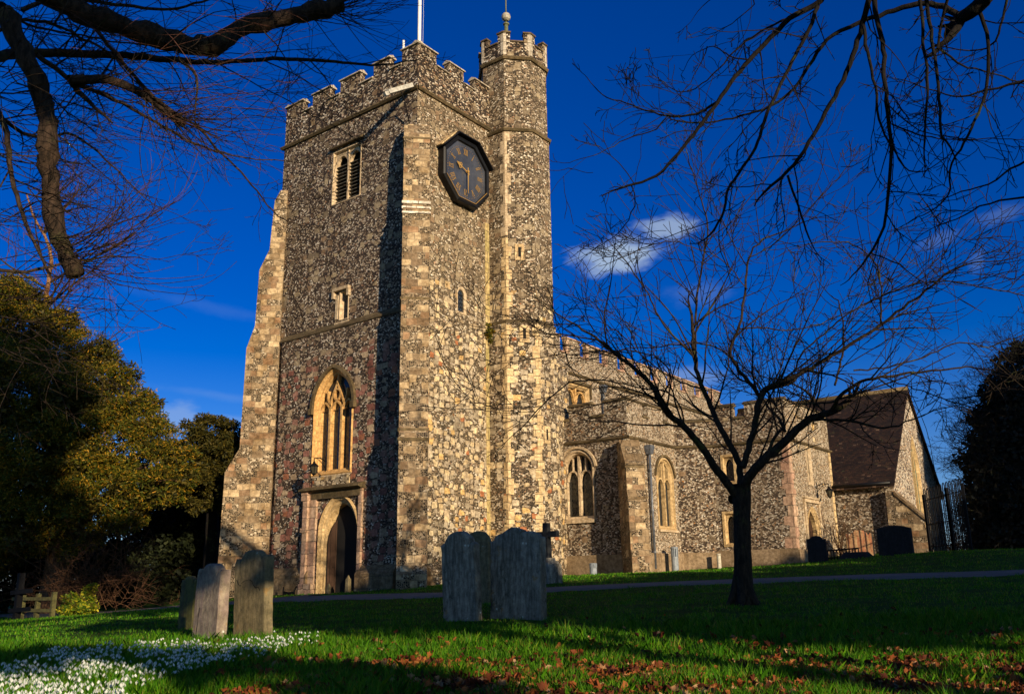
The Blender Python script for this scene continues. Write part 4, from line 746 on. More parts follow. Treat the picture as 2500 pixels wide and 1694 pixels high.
m.hexa([q(a,.11,-.09),q(a,-.11,-.09),q(b,-.11,-.09),q(b,.11,-.09)],[q(a,.11,.07),q(a,-.11,.07),q(b,-.11,.07),q(b,.11,.07)]);c=b+t*.002;m.hexa([q(c,.07,-.12),q(c,-.07,-.12),q(c+t*.18,-.07,-.12),q(c+t*.18,.07,-.12)],[q(c,.07,.03),q(c,-.07,.03),q(c+t*.18,-.07,.03),q(c+t*.18,.07,.03)]);m.build('housing',M_WORN,fl,origin=(0,.1,18.5))
m=MB();m.tube([(-.02,.1,18.56),tuple(a)],.05,8);m.tube([(-.02,.35,16.9),(-.4,.3,17.9),tuple((a+b)/2-u*.09)],.02,6);m.build('bracket',M_IRON,fl,origin=(0,.1,18.5))
def lantern(x,y,z,nn,s,label,zb):
    nn=np.array(nn,float);w=np.array([x,y,0])-nn*(.62*s);lt=empty('wall_lantern',(x,y,z),label,'lantern',None);o=(x,y,z)
    m=MB();m.tube([w+Z3*(z+.55*s),w+nn*.3*s+Z3*(z+.66*s),np.array([x,y,z+.62*s]),np.array([x,y,z+.48*s])],.018*s+.006,6);m.tube([w+Z3*(z+.1*s),w+Z3*(z+.75*s)],.02,6);m.tube([w+Z3*(z+.25*s),w+nn*.25*s+Z3*(z+.5*s),w+nn*.45*s+Z3*(z+.62*s)],.012,6);m.build('bracket',M_IRON,lt,origin=o)
    m=MB();m.lathe((x,y,z),[(.0,.5*s),(.05*s,.48*s),(.06*s,.42*s),(.2*s,.30*s),(.21*s,.27*s)],6);m.lathe((x,y,z),[(.1*s,-.02),(.11*s,-.05*s),(.03*s,-.1*s),(0,-.14*s)],6);m.build('lantern_cap',M_IRON,lt,origin=o)
    m=MB();m.lathe((x,y,z),[(.17*s,.27*s),(.10*s,-.02)],6);g=m.build('lantern_glass',M_LGLASS,lt,origin=o)
    m=MB()
    for i in range(6): t=2*math.pi*i/6;m.tube([(x+.175*s*math.cos(t),y+.175*s*math.sin(t),z+.28*s),(x+.105*s*math.cos(t),y+.105*s*math.sin(t),z-.02)],.010*s+.003,4)
    m.build('glazing_bar',M_IRON,lt,origin=o)
M_LGLASS=simple('lantern_glass',(.05,.045,.03),.2,nz=.4,ns=5)
lantern(-.95,3.98,3.98,XM,.85,'black hanging lantern above the west door of the tower',3)
lantern(15.45,-9.0,3.35,YM,.8,'black wall lantern above the pointed door of the porch',3)
# boot scraper, little posts, vents
bs=empty('boot_scraper',(-.75,5.3,g1(-.75,5.3)),'low black iron boot scraper left of the west door','boot scraper');z=g1(-.75,5.3);o=(-.75,5.3,z)
m=MB()
for y in (5.0,5.62): m.tube([(-.75,y,z-.1),(-.75,y,z+.2),(-.75+.05,y+(.06 if y>5.3 else -.06),z+.3)],.025,6)
m.tube([(-.75,5.0,z+.15),(-.75,5.3,z+.11),(-.75,5.62,z+.15)],.02,6);m.tube([(-.75,4.98,z+.26),(-.78,4.85,z+.33)],.02,6);m.build('frame',M_IRON,bs,origin=o)
m=MB();m.box((-.76,5.02,z+.04),(-.74,5.6,z+.13));m.build('blade',M_IRON,bs,origin=o)
def stone_post(x,y,h,w,label,mat):
    z=g1(x,y);m=MB();m.hexa([(x-w,y-w,z-.1),(x+w,y-w,z-.1),(x+w,y+w,z-.1),(x-w,y+w,z-.1)],[(x-w*.8,y-w*.8,z+h*.8),(x+w*.8,y-w*.8,z+h*.8),(x+w*.8,y+w*.8,z+h*.8),(x-w*.8,y+w*.8,z+h*.8)]);m.hexa([(x-w*.6,y-w*.6,z+h*.8),(x+w*.6,y-w*.6,z+h*.8),(x+w*.6,y+w*.6,z+h*.8),(x-w*.6,y+w*.6,z+h*.8)],[(x-.01,y-.01,z+h),(x+.01,y-.01,z+h),(x+.01,y+.01,z+h),(x-.01,y+.01,z+h)])
    return tag(m.build('guard_stone',mat,None,origin=(x,y,z)),label,'guard stone')
stone_post(-.55,2.42,.58,.08,'taller pointed guard stone at the right foot of the west door',G_BROWN);stone_post(-.95,2.95,.36,.06,'smaller pointed guard stone in front of the west door',G_BROWN)
def vent(x,y,h,r,label,mat,slots=True,cap=True):
    z=g1(x,y)-.05;o=(x,y,z);e=empty('vent_pipe',o,label,'vent pipe');m=MB();hs=h*.62 if slots else h*.9
    m.lathe(o,[(r,0),(r,hs)],14);m.build('pipe',mat,e,origin=o)
    if slots:
        m=MB()
        for i in range(12): t=2*math.pi*i/12;c=np.array([x+r*.95*math.cos(t),y+r*.95*math.sin(t),0]);tt=np.array([-math.sin(t),math.cos(t),0]);nn=np.array([math.cos(t),math.sin(t),0]);m.obox(c,tt,nn,-.02,.02,z+hs,z+h*.93,-.02,.012)
        m.lathe((x,y,z),[(r*.7,hs),(r*.7,h*.93)],12);m.build('louvre',mat,e,origin=o)
    m=MB();m.lathe((x,y,z),[(r*1.12,h*.93),(r*1.12,h*.97),(r*.9,h),(0,h*1.01)],14);m.build('cap',mat,e,origin=o)
vent(5.6,-3.6,.46,.13,'short grey slotted vent pipe on the grass near the turret foot',M_WPAINT if False else M_GREYP)
vent(10.2,-4.45,1.0,.14,'tall blue grey vent pipe with a slotted top by the aisle wall',M_GREYP)
vent(12.15,-5.4,.62,.085,'thin pale vent pipe near the porch corner plinth',simple('cream_paint',(.45,.42,.33),.6,nz=.4),slots=False)
# ------------------------------------------------------------------ gravestones
def gtop(kind,w,h):
    a=w/2
    if kind=='shoulder': # shallow shoulders and a round head
        hd=[(a*.64*math.cos(t),h-.22*w+.22*w*math.sin(t)) for t in np.linspace(.1,math.pi-.1,11)]
        return [(-a,-.3),(a,-.3),(a,h-.20*w),(a*.95,h-.13*w),(a*.82,h-.12*w),(a*.70,h-.19*w)]+hd+[(-a*.70,h-.19*w),(-a*.82,h-.12*w),(-a*.95,h-.13*w),(-a,h-.20*w)]
    if kind=='round': return [(-a,-.3),(a,-.3),(a,h-.30*w),(a*.84,h-.25*w)]+[(a*.80*math.cos(t),h-.32*w+.32*w*math.sin(t)) for t in np.linspace(.2,math.pi-.2,13)]+[(-a*.84,h-.25*w),(-a,h-.30*w)]
    if kind=='double': 
        p=[(-a,-.3),(a,-.3),(a,h-.17*w),(a*.93,h-.16*w)]
        p+=[(a*.47+a*.43*math.cos(t),h-.20*w+.13*w*math.sin(t)) for t in np.linspace(0,math.pi*.78,8)]
        p+=[(-a*.10+a*.42*math.cos(t),h-.13*w+.13*w*math.sin(t)) for t in np.linspace(.7,math.pi*.72,7)]
        p+=[(-a*.55+a*.33*math.cos(t),h-.19*w+.11*w*math.sin(t)) for t in np.linspace(math.pi*.5,math.pi,5)]
        return p+[(-a*.9,h-.19*w),(-a,h-.2*w)]
    if kind=='plainround': return [(-a,-.3),(a,-.3),(a,h-.42*w)]+[(a*math.cos(t),h-.42*w+.42*w*math.sin(t)) for t in np.linspace(.1,math.pi-.1,13)]+[(-a,h-.42*w)]
    if kind=='flat': return [(-a,-.3),(a,-.3),(a,h-.1),(a*.6,h-.03),(0,h),(-a*.6,h-.03),(-a,h-.1)]
    if kind=='ogee': return [(-a,-.3),(a,-.3),(a,h-.2*w),(a*.65,h-.17*w),(a*.45,h-.05*w),(0,h),(-a*.45,h-.05*w),(-a*.65,h-.17*w),(-a,h-.2*w)]
def grave(x,y,kind,w,h,th,mat,label,yaw=0.0,lean=0.0,tilt=0.0,border=False,dz=0.0):
    z=g1(x,y)+dz;pl=gtop(kind,w,h);rg=random.Random(int(x*31+y*17));pl2=[]
    for (a,b) in [(pl[i],pl[(i+1)%len(pl)]) for i in range(len(pl))]:
        n=max(1,int(math.dist(a,b)/.11))
        for k in range(n): pl2.append((a[0]+(b[0]-a[0])*k/n+rg.gauss(0,.005),a[1]+(b[1]-a[1])*k/n+rg.gauss(0,.005)))
    bm=bmesh.new();cz=h*.35
    def ring(s,d): return [bm.verts.new((-d,-(p[0]*s),p[1]*(1-(1-s)*.5)+ (1-s)*.0)) for p in pl2]
    e=1-.035/w*1.2;r=[ring(e,th/2),ring(1,th/2-.018),ring(1,-th/2+.018),ring(e,-th/2)];n=len(pl2)
    for A,B in zip(r[:-1],r[1:]):
        for i in range(n): bm.faces.new((A[i],A[(i+1)%n],B[(i+1)%n],B[i]))
    bm.faces.new(r[0][::-1]);bm.faces.new(r[3])
    bmesh.ops.recalc_face_normals(bm,faces=bm.faces);me=bpy.data.meshes.new('gravestone');bm.to_mesh(me);bm.free();me.materials.append(mat)
    o=bpy.data.objects.new('gravestone',me);COL.objects.link(o);o.location=(x,y,z);o.rotation_euler=(lean,tilt,yaw);tag(o,label,'gravestone','old gravestones in the churchyard')
    if border:   # a carved inset moulding
        m=MB();q=[(p[0]*.80,p[1]*.93) for p in pl2 if p[1]>.25]
        for a,b in zip(q[:-1],q[1:]): m.strip((0,0,0),(0,-1,0),XM,[a,b],.018,th/2-.004,th/2+.010)
        m.build('carved_border',mat,o)
    return o
def crack(o,pts,th,w=.012):
    m=MB();m.strip((0,0,0),(0,-1,0),XM,pts,w,th/2-.004,th/2+.0025);m.build('crack',M_DARKIN,o)
def gpx(px,py,D): p=at(px,py,D);return p[0],p[1]
grave(*gpx(1050,1404,14.6),'round',.69,1.37,.14,G_GREY,'tall pale grey round headed gravestone, left one of the front pair in the middle',yaw=.03,tilt=-.03,lean=-.02)
grave(*gpx(1176,1402,14.5),'double',1.02,1.40,.15,G_GREY,'widest gravestone, a double headed grey slab right of the front pair in the middle',yaw=-.02,tilt=.02,border=False)
grave(*gpx(1086,1352,19.5),'plainround',.62,1.47,.13,G_BROWN,'brown round headed gravestone half hidden behind the front pair in the middle',yaw=.1)
gb_=grave(*gpx(474,1447,12.9),'shoulder',.70,1.02,.16,G_BUFF,'buff gravestone with white lichen spots, middle one of the left trio',yaw=-.12,lean=.03)
gc_=grave(*gpx(573,1440,13.3),'shoulder',.78,1.20,.15,G_BROWN,'tall brown cracked gravestone in front of the tower buttress, right of the left trio',yaw=-.05,lean=-.05,border=False)
grave(*gpx(426,1411,15.6),'shoulder',.50,.86,.11,G_GREEN,'thin green algae covered gravestone peeping from behind its buff neighbour',yaw=-.1,lean=.02)
grave(*gpx(1858,1281,31),'ogee',.62,.88,.12,G_DARK,'small shade darkened gravestone in front of the porch door',yaw=.15)
grave(*gpx(1955,1264,37.5),'shoulder',1.05,1.02,.14,G_RED,'red sandstone gravestone against the chapel wall',yaw=.2,dz=0)
grave(*gpx(2035,1256,31),'flat',1.08,.98,.30,G_DARK,'broad shade darkened headstone in front of the chapel gable buttress',yaw=.1)
m=MB();m.prism([(0,-1.36),(0,1)],(0,0,0),XP,YM,0,1) if False else None
crack(gc_,[(-.32,.80),(-.27,.73),(-.22,.72),(-.24,.70)],.15,.010);crack(gc_,[(.0,.78),(.06,.76),(.10,.70),(.16,.66),(.22,.67),(.26,.62)],.15,.009);crack(gc_,[(-.2,.74),(-.12,.775),(-.02,.78)],.15,.005);crack(gb_,[(-.18,.42),(-.20,.30),(-.205,.2),(-.22,.1),(-.225,0)],.16,.014)
# stone cross on a stepped base
cx,cy=gpx(1243,1322,25.2);cz=g1(cx,cy);cr=empty('stone_cross',(cx,cy,cz),'dark stone cross on three steps behind the central gravestones','cross memorial',rz=-.1)
def steps(lst,name,mat):
    for w0,z0,z1,t in lst:
        m=MB();m.hexa([(-w0,-w0,z0),(w0,-w0,z0),(w0,w0,z0),(-w0,w0,z0)],[(-w0+t,-w0+t,z1),(w0-t,-w0+t,z1),(w0-t,w0-t,z1),(-w0+t,w0-t,z1)]);m.build(name,mat,cr)
steps([(.30,-.2,.52,.03),(.235,.521,.60,.02),(.17,.601,.68,.02)],'plinth_step',G_GREY)
m=MB();m.hexa([(-.09,-.10,.681),(.09,-.10,.681),(.09,.10,.681),(-.09,.10,.681)],[(-.07,-.08,1.62),(.07,-.08,1.62),(.07,.08,1.62),(-.07,.08,1.62)]);m.box((-.068,-.40,1.23),(.068,-.083,1.39));m.box((-.068,.083,1.23),(.068,.40,1.39));m.build('cross_shaft',G_DARK,cr)
# low iron tomb rail near the porch
rx,ry=gpx(1880,1274,32.5);e2=gpx(1950,1264,33);z=g1(rx,ry);rl=empty('tomb_railing',(rx,ry,z),'low black iron rail round a grave beside the porch','railing');o=(rx,ry,z);m=MB();a=np.array([rx,ry,z]);b=np.array([e2[0],e2[1],g1(*e2)])
m.tube([a+Z3*.36,b+Z3*.36],.03,6);m.tube([a+Z3*.1,b+Z3*.1],.02,6);m.build('rail',M_IRON,rl,origin=o)
for i in range(11): p=a+(b-a)*i/10;m=MB();m.tube([p-Z3*.05,p+Z3*.36],.02,5);m.build('baluster',M_IRON,rl,origin=o)
tx,ty=gpx(1945,1266,32);tz=g1(tx,ty);m=MB();m.hexa([(tx-.45,ty-.6,tz-.1),(tx+.45,ty-.6,tz-.1),(tx+.45,ty+.6,tz-.1),(tx-.45,ty+.6,tz-.1)],[(tx-.25,ty-.35,tz+.22),(tx+.25,ty-.35,tz+.22),(tx+.25,ty+.35,tz+.22),(tx-.25,ty+.35,tz+.22)]);tag(m.build('ledger_tomb',G_DARK,None,origin=(tx,ty,tz)),'low dark coffin shaped tomb on the grass below the red gravestone','tomb')
# hoop topped railings on the right
def hooprail(pa,pb,h,n,label,name='hoop_railing',cat='railing'):
    a=np.array([*pa,g1(*pa)]);b=np.array([*pb,g1(*pb)]);f=empty(name,tuple(a),label,cat);o=tuple(a);t=(b-a);L_=np.linalg.norm(t)
    m=MB()
    for zz in (.25,h*.36+.2,h*.82): m.tube([a+Z3*zz,b+Z3*zz],.02,5)
    m.build('rail',M_IRON,f,origin=o)
    for i in range(n):
        p=a+t*(i+.15)/n;q=a+t*(i+.72)/n;w=np.linalg.norm(q-p)/2;c=(p+q)/2;d=(q-p)/(2*w);m=MB()
        m.tube([p-Z3*.1,p+Z3*(h-w)]+[c+Z3*(h-w)-d*w*math.cos(x)+Z3*w*math.sin(x) for x in np.linspace(.3,math.pi-.3,7)]+[q+Z3*(h-w),q-Z3*.1],.019,5,False);m.build('hoop',M_IRON,f,origin=o)
    for p in (a,b): m=MB();m.box(tuple(p+np.array([-.05,-.05,-.2])),tuple(p+np.array([.05,.05,h*.92])));m.build('post',M_IRON,f,origin=o)
q0=gpx(2112,1250,35);q1=gpx(2166,1254,32);q2=gpx(2205,1255,30.5)
hooprail(q0,q1,2.4,7,'black hoop topped railing nearer the chapel gable');hooprail(q1,q2,2.4,5,'black hoop topped gate section beside the ivy clad tree')
# wooden rail fence and dark post, far left
def gp3(px,py,D): p=at(px,py,D);return np.array([p[0],p[1],g1(p[0],p[1])])
a=gp3(48,1398,29);b=gp3(118,1396,28);fe=empty('wooden_fence',tuple(a),'short mossy wooden rail fence under the yew at far left','fence');o=tuple(a)
M_MOSSW=simple('mossy_wood',(.07,.065,.02),.9,nz=.6,ns=9)
for i in range(3): p=a+(b-a)*i/2;m=MB();m.box(tuple(p+np.array([-.06,-.06,-.2])),tuple(p+np.array([.06,.06,.78])));m.build('post',M_MOSSW,fe,origin=o)
t=(b-a)/np.linalg.norm(b-a);nn=np.array([t[1],-t[0],0]);L_=np.linalg.norm(b-a)
for z0 in (.28,.62): m=MB();m.obox(a,t*np.array([1,1,0]),nn,-.5,L_+.1,z0,z0+.1,.062,.10);m.build('rail',M_MOSSW,fe,origin=o)
p=gp3(37,1402,27);e=empty('dark_post',tuple(p),'black square post with crossboards standing left of the wooden fence','post');o=tuple(p)
m=MB();m.box(tuple(p+np.array([-.08,-.08,-.2])),tuple(p+np.array([.08,.08,1.35])));m.build('post',M_IRON,e,origin=o)
m=MB();m.obox(p,t,nn,-.3,.9,.75,.87,.082,.11);m.obox(p,t,nn,-.3,.9,.25,.37,.082,.11);m.build('board',M_IRON,e,origin=o)
# ------------------------------------------------------------------ ground, path
def build_ground():
    xs=np.concatenate([-np.geomspace(420,33,26),np.arange(-32,42,.5),np.geomspace(42,420,26)]);ys=np.concatenate([-np.geomspace(420,36,26),np.arange(-35,32,.5),np.geomspace(32,420,26)])
    X,Y=np.meshgrid(xs,ys,indexing='ij');Zz=gz(X.ravel(),Y.ravel()).reshape(X.shape)
    bmp=.018*np.sin(X*1.9+np.sin(Y*1.3)*1.5)*np.sin(Y*2.3+X*.4)+.012*np.sin(X*4.1+Y*2.2);near=np.hypot(X,Y)<45;Zz=Zz+bmp*near
    nx,ny=X.shape;V=np.stack([X,Y,Zz],-1).reshape(-1,3);I=np.arange(nx*ny).reshape(nx,ny);F=np.stack([I[:-1,:-1],I[1:,:-1],I[1:,1:],I[:-1,1:]],-1).reshape(-1,4)
    me=bpy.data.meshes.new('lawn');me.from_pydata(V.tolist(),[],F.tolist());me.materials.append(M_LAWN);me.polygons.foreach_set('use_smooth',np.ones(len(F),bool));o=bpy.data.objects.new('lawn',me);COL.objects.link(o);o['kind']='structure'
build_ground()
PT_=[(-3.0,17.5),(-4.2,12.2),(-3.1,8.7),(-2.3,4.6),(-1.9,4.3),(-.1,4.25),(-.1,2.75),(-1.6,2.6),(-3.3,.9),(-4.1,-1.5),(-4.5,-4.2),(-4.55,-5.6),(-4.0,-7.1),(-3.05,-8.2),(-.84,-11.5),(1.4,-14.9),(2.9,-18.2),(5.5,-24),(9,-32)]
PB_=[(-6.5,17.2),(-6.6,11.6),(-7.2,6.5),(-7.6,3.5),(-7.7,2.6),(-7.6,1.5),(-7.4,.3),(-7.2,-.7),(-7.0,-2.05),(-6.8,-3.4),(-6.5,-5),(-6.0,-6.5),(-5.3,-7.9),(-4.3,-9),(-2.2,-12.3),(-.1,-15.5),(1.3,-18.6),(3.8,-24.6),(7,-33)]
def build_path():
    bm=bmesh.new();A=[np.array(p,float) for p in PT_];B=[np.array(p,float) for p in PB_];V=[];F=[];nu=5;sub=7;rows=[]
    for i in range(len(A)-1):
        for k in range(sub+(i==len(A)-2)):
            t=k/sub;rows.append((A[i]*(1-t)+A[i+1]*t,B[i]*(1-t)+B[i+1]*t))
    rg=np.random.default_rng(3)
    P=np.array([[a+(b-a)*(j/nu)+ (rg.normal(0,.05,2) if j in (0,nu) else 0) for j in range(nu+1)] for a,b in rows]);z=gz(P[...,0].ravel(),P[...,1].ravel()).reshape(P.shape[:2])+.045
    bmp=.018*np.sin(P[...,0]*1.9+np.sin(P[...,1]*1.3)*1.5)*np.sin(P[...,1]*2.3+P[...,0]*.4)+.012*np.sin(P[...,0]*4.1+P[...,1]*2.2);z[:,0]-=.09;z[:,-1]-=.09
    V=np.concatenate([P,z[...,None]],-1).reshape(-1,3);n=len(rows);I=np.arange(n*(nu+1)).reshape(n,nu+1);F=np.stack([I[:-1,:-1],I[:-1,1:],I[1:,1:],I[1:,:-1]],-1).reshape(-1,4)
    me=bpy.data.meshes.new('path');me.from_pydata(V.tolist(),[],F.tolist());me.materials.append(M_PATH);o=bpy.data.objects.new('path',me);COL.objects.link(o);o['kind']='structure'
build_path()
def on_path(x,y):
    P=np.array(PT_+PB_[::-1]);inside=np.zeros(len(x),bool);j=len(P)-1
    for i in range(len(P)):
        c=((P[i,1]>y)!=(P[j,1]>y))&(x<(P[j,0]-P[i,0])*(y-P[i,1])/(P[j,1]-P[i,1]+1e-12)+P[i,0]);inside^=c;j=i
    return inside
def soup(name,V,nper,mat,parent=None,quads=False):
    V=V.reshape(-1,3);n=len(V)//nper;me=bpy.data.meshes.new(name);me.vertices.add(len(V));me.vertices.foreach_set('co',V.astype(np.float32).ravel())
    me.loops.add(len(V));me.loops.foreach_set('vertex_index',np.arange(len(V),dtype=np.int32));me.polygons.add(n);me.polygons.foreach_set('loop_start',np.arange(0,len(V),nper,dtype=np.int32))
    me.materials.append(mat);me.update(calc_edges=True);o=bpy.data.objects.new(name,me);COL.objects.link(o)
    if parent is not None:o.parent=parent
    return o
def scatter(n,d0,d1,pw=1.6,seed=1,amax=.62):
    rg=np.random.default_rng(seed);u=rg.random(n);k=2-pw
    d=(d0**k+u*(d1**k-d0**k))**(1/k) if abs(k)>1e-3 else d0*(d1/d0)**u
    a=(rg.random(n)*2-1)*(d*amax);x=CP[0]+CF[0]*d+CR[0]*a;y=CP[1]+CF[1]*d+CR[1]*a;return x,y,d,a,rg
def grass(n,d0,d1,hmin,hmax,wid,seed,name,pw=2.0):
    x,y,d,a,rg=scatter(n,d0,d1,pw,seed)
    cl=.5+.5*np.sin(x*3.1+np.sin(y*2.7)*2)*np.sin(y*3.7+x*1.1);keep=(rg.random(n)<.45+.55*cl)&~on_path(x,y)&~((x>-.2)&(y>-.6));x,y,d,cl=x[keep],y[keep],d[keep],cl[keep];n=len(x)
    z=gz(x,y)+.018*np.sin(x*1.9+np.sin(y*1.3)*1.5)*np.sin(y*2.3+x*.4)+.012*np.sin(x*4.1+y*2.2)-.01
    h=(hmin+(hmax-hmin)*rg.random(n)**2.2)*(.5+.75*cl);th=rg.random(n)*2*math.pi;w=wid*(.7+.6*rg.random(n))*np.maximum(1,d/9)
    le=h*(.15+.7*rg.random(n));lx,ly=np.cos(th)*le,np.sin(th)*le;wx,wy=-np.sin(th)*w,np.cos(th)*w
    rot=rg.random(n)*1.5-.75;wx,wy=wx*np.cos(rot)-wy*np.sin(rot),wx*np.sin(rot)+wy*np.cos(rot)
    p0=np.stack([x-wx,y-wy,z],1);p1=np.stack([x+wx,y+wy,z],1);m1=np.stack([x+wx*.7+lx*.35,y+wy*.7+ly*.35,z+h*.6],1);m0=np.stack([x-wx*.7+lx*.35,y-wy*.7+ly*.35,z+h*.6],1);tp=np.stack([x+lx,y+ly,z+h],1)
    # quad + tip as one 5-gon: base, base, mid, tip, mid
    V=np.stack([p0,p1,m1,tp,m0],1);o=soup(name,V,5,M_BLADE);o['kind']='stuff';tag(o,'longer green grass blades of the near lawn among the fallen leaves' if d1<14 else 'short turf covering the shaded middle and far lawn','grass')
grass(310000,5.6,13,.03,.15,.0023,11,'grass_blades',2.4)
grass(130000,13,34,.03,.075,.0035,12,'grass_tufts',1.8)
# fallen leaves
def leaf_density(px,py): return 0
def leaves(n,seed):
    x,y,d,a,rg=scatter(n,5.7,14.5,3.2,seed)
    # drifts: thick in the near centre and right, none on the far left
    rel=a/d;f=np.clip((rel+.33)/.2,0,1)*np.exp(-np.clip(d-7.6,0,9)/1.35)
    dr=.5+.5*np.sin(x*2.3+1.3*np.sin(y*1.9)+.7)*np.sin(y*2.9-x*.6);dr2=.5+.5*np.sin(x*7.1+2*np.sin(y*5.3))*np.sin(y*8.3-x*2.);f=f*(.2+2.0*dr**2*dr2);k=rg.random(n)<f;x,y=x[k],y[k];n=len(x)
    z=gz(x,y)+.02+rg.random(n)*.03;out=[]
    L0=.020+.024*rg.random(n);th=rg.random(n)*6.28;ti=rg.normal(0,1.0,n);ro=rg.normal(0,1.0,n);cu=rg.normal(.9,.7,n)
    # outline of a lobed leaf in unit coordinates as a fan of quads folded at the midrib
    up=[(0,-1),(.42,-.6),(.72,-.25),(.5,.05),(.58,.4),(.22,.6),(0,1.1)]
    for s in (1,-1):
        for i in range(0,len(up)-1):
            a0,b0=up[i],up[i+1];tri=[(0,a0[1]),(s*a0[0],a0[1]),(s*b0[0],b0[1]),(0,b0[1])]
            P=[]
            for (u,v) in tri:
                zz=cu*abs(u)*L0*.9+cu*.5*L0*v*v+.25*L0*np.sin(v*5+ti);ux,vy=u*L0,v*L0
                y1=vy*np.cos(ti)-zz*np.sin(ti);z1=vy*np.sin(ti)+zz*np.cos(ti);x1=ux*np.cos(ro)+z1*np.sin(ro);z2=-ux*np.sin(ro)+z1*np.cos(ro)
                P.append(np.stack([x+x1*np.cos(th)-y1*np.sin(th),y+x1*np.sin(th)+y1*np.cos(th),z+z2+.012],1))
            out.append(np.stack(P,1))
    V=np.stack(out,1).reshape(n,-1,3)   # (n,12*4,3)
    # weld so that each leaf is one island
    V=V.reshape(-1,3);me=bpy.data.meshes.new('fallen_leaves');me.vertices.add(len(V));me.vertices.foreach_set('co',V.astype(np.float32).ravel());me.loops.add(len(V));me.loops.foreach_set('vertex_index',np.arange(len(V),dtype=np.int32));me.polygons.add(len(V)//4);me.polygons.foreach_set('loop_start',np.arange(0,len(V),4,dtype=np.int32));me.update(calc_edges=True)
    bm=bmesh.new();bm.from_mesh(me);bmesh.ops.remove_doubles(bm,verts=bm.verts,dist=1e-5);bm.to_mesh(me);bm.free();me.materials.append(M_LEAFB)
    o=bpy.data.objects.new('fallen_leaves',me);COL.objects.link(o);o['kind']='stuff';tag(o,'curled rust brown fallen leaves lying in the foreground grass','leaves')
leaves(24000,21)
# snowdrops
def snow(n,seed):
    rg=np.random.default_rng(seed);poly=np.array([(-30,1560),(60,1520),(150,1496),(260,1490),(330,1486),(395,1478),(450,1486),(560,1478),(640,1462),(690,1460),(740,1470),(700,1486),(640,1496),(600,1512),(560,1530),(470,1545),(420,1550),(330,1580),(250,1640),(-60,1660)])
    P=np.stack([rg.uniform(-60,740,n*5),rg.uniform(1455,1660,n*5)],1);x,y=P.T;ins=np.zeros(len(x),bool);j=len(poly)-1
    for i in range(len(poly)):
        c=((poly[i,1]>y)!=(poly[j,1]>y))&(x<(poly[j,0]-poly[i,0])*(y-poly[i,1])/(poly[j,1]-poly[i,1]+1e-12)+poly[i,0]);ins^=c;j=i
    P=P[ins];g=.5+.5*np.sin(P[:,0]*.045+np.sin(P[:,1]*.09)*1.5)*np.sin(P[:,1]*.13+P[:,0]*.02);P=P[rg.random(len(P))<.1+.9*g**1.8][:n]
    pts=[]
    for px,py in P:
        d=ray(px,py);lo,hi=3.,16.;  # where the sight line meets the ground
        for _ in range(22):
            mid=(lo+hi)/2;q=CP+d*(mid/(d@CF))
            if q[2]>-.70: lo=mid
            else: hi=mid
        pts.append(q)
    Q=np.array(pts);n=len(Q);x,y=Q[:,0],Q[:,1];z=gz(x,y);h=.08+.075*rg.random(n);th=rg.random(n)*6.28;le=.02+.02*rg.random(n);tx,ty=np.cos(th),np.sin(th);ax,ay,az_=x+tx*le,y+ty*le,z+h
    pet=[]
    for k in range(3):
        ph=th+k*2.094+rg.normal(0,.15,n);L=.022+.008*rg.random(n);w=.0082;sp=.55+.25*rg.random(n);cx,cy=np.cos(ph),np.sin(ph)
        t0=np.stack([ax,ay,az_],1);s1=np.stack([ax+cx*L*sp*.55-cy*w,ay+cy*L*sp*.55+cx*w,az_-L*.55],1);s2=np.stack([ax+cx*L*sp*.55+cy*w,ay+cy*L*sp*.55-cx*w,az_-L*.55],1);t1=np.stack([ax+cx*L*sp*.8,ay+cy*L*sp*.8,az_-L],1);pet.append(np.stack([t0,s1,t1,s2],1))
    V=np.stack(pet,1);o=soup('snowdrop_flowers',V,4,M_PETAL);o['kind']='stuff';tag(o,'drift of white snowdrops in the grass at the lower left','snowdrops')
    w=.0016;st=[]
    st.append(np.stack([np.stack([x-w,y,z],1),np.stack([x+w,y,z],1),np.stack([ax+w,ay,az_+.008],1),np.stack([ax-w,ay,az_+.008],1)],1))
    for k in range(3):
        ph=rg.random(n)*6.28;r=.02+.03*rg.random(n);hh=h*(.6+.5*rg.random(n));ww=.0035;st.append(np.stack([np.stack([x-ww*np.sin(ph),y+ww*np.cos(ph),z],1),np.stack([x+ww*np.sin(ph),y-ww*np.cos(ph),z],1),np.stack([x+np.cos(ph)*r+ww*np.sin(ph)*.6,y+np.sin(ph)*r-ww*np.cos(ph)*.6,z+hh],1),np.stack([x+np.cos(ph)*r,y+np.sin(ph)*r,z+hh],1)],1))
    V=np.concatenate(st,0);o=soup('snowdrop_leaves',V,4,M_BLADE);o['kind']='stuff';tag(o,'narrow green leaves and stems under the white snowdrops','snowdrop leaves')
snow(1800,5)
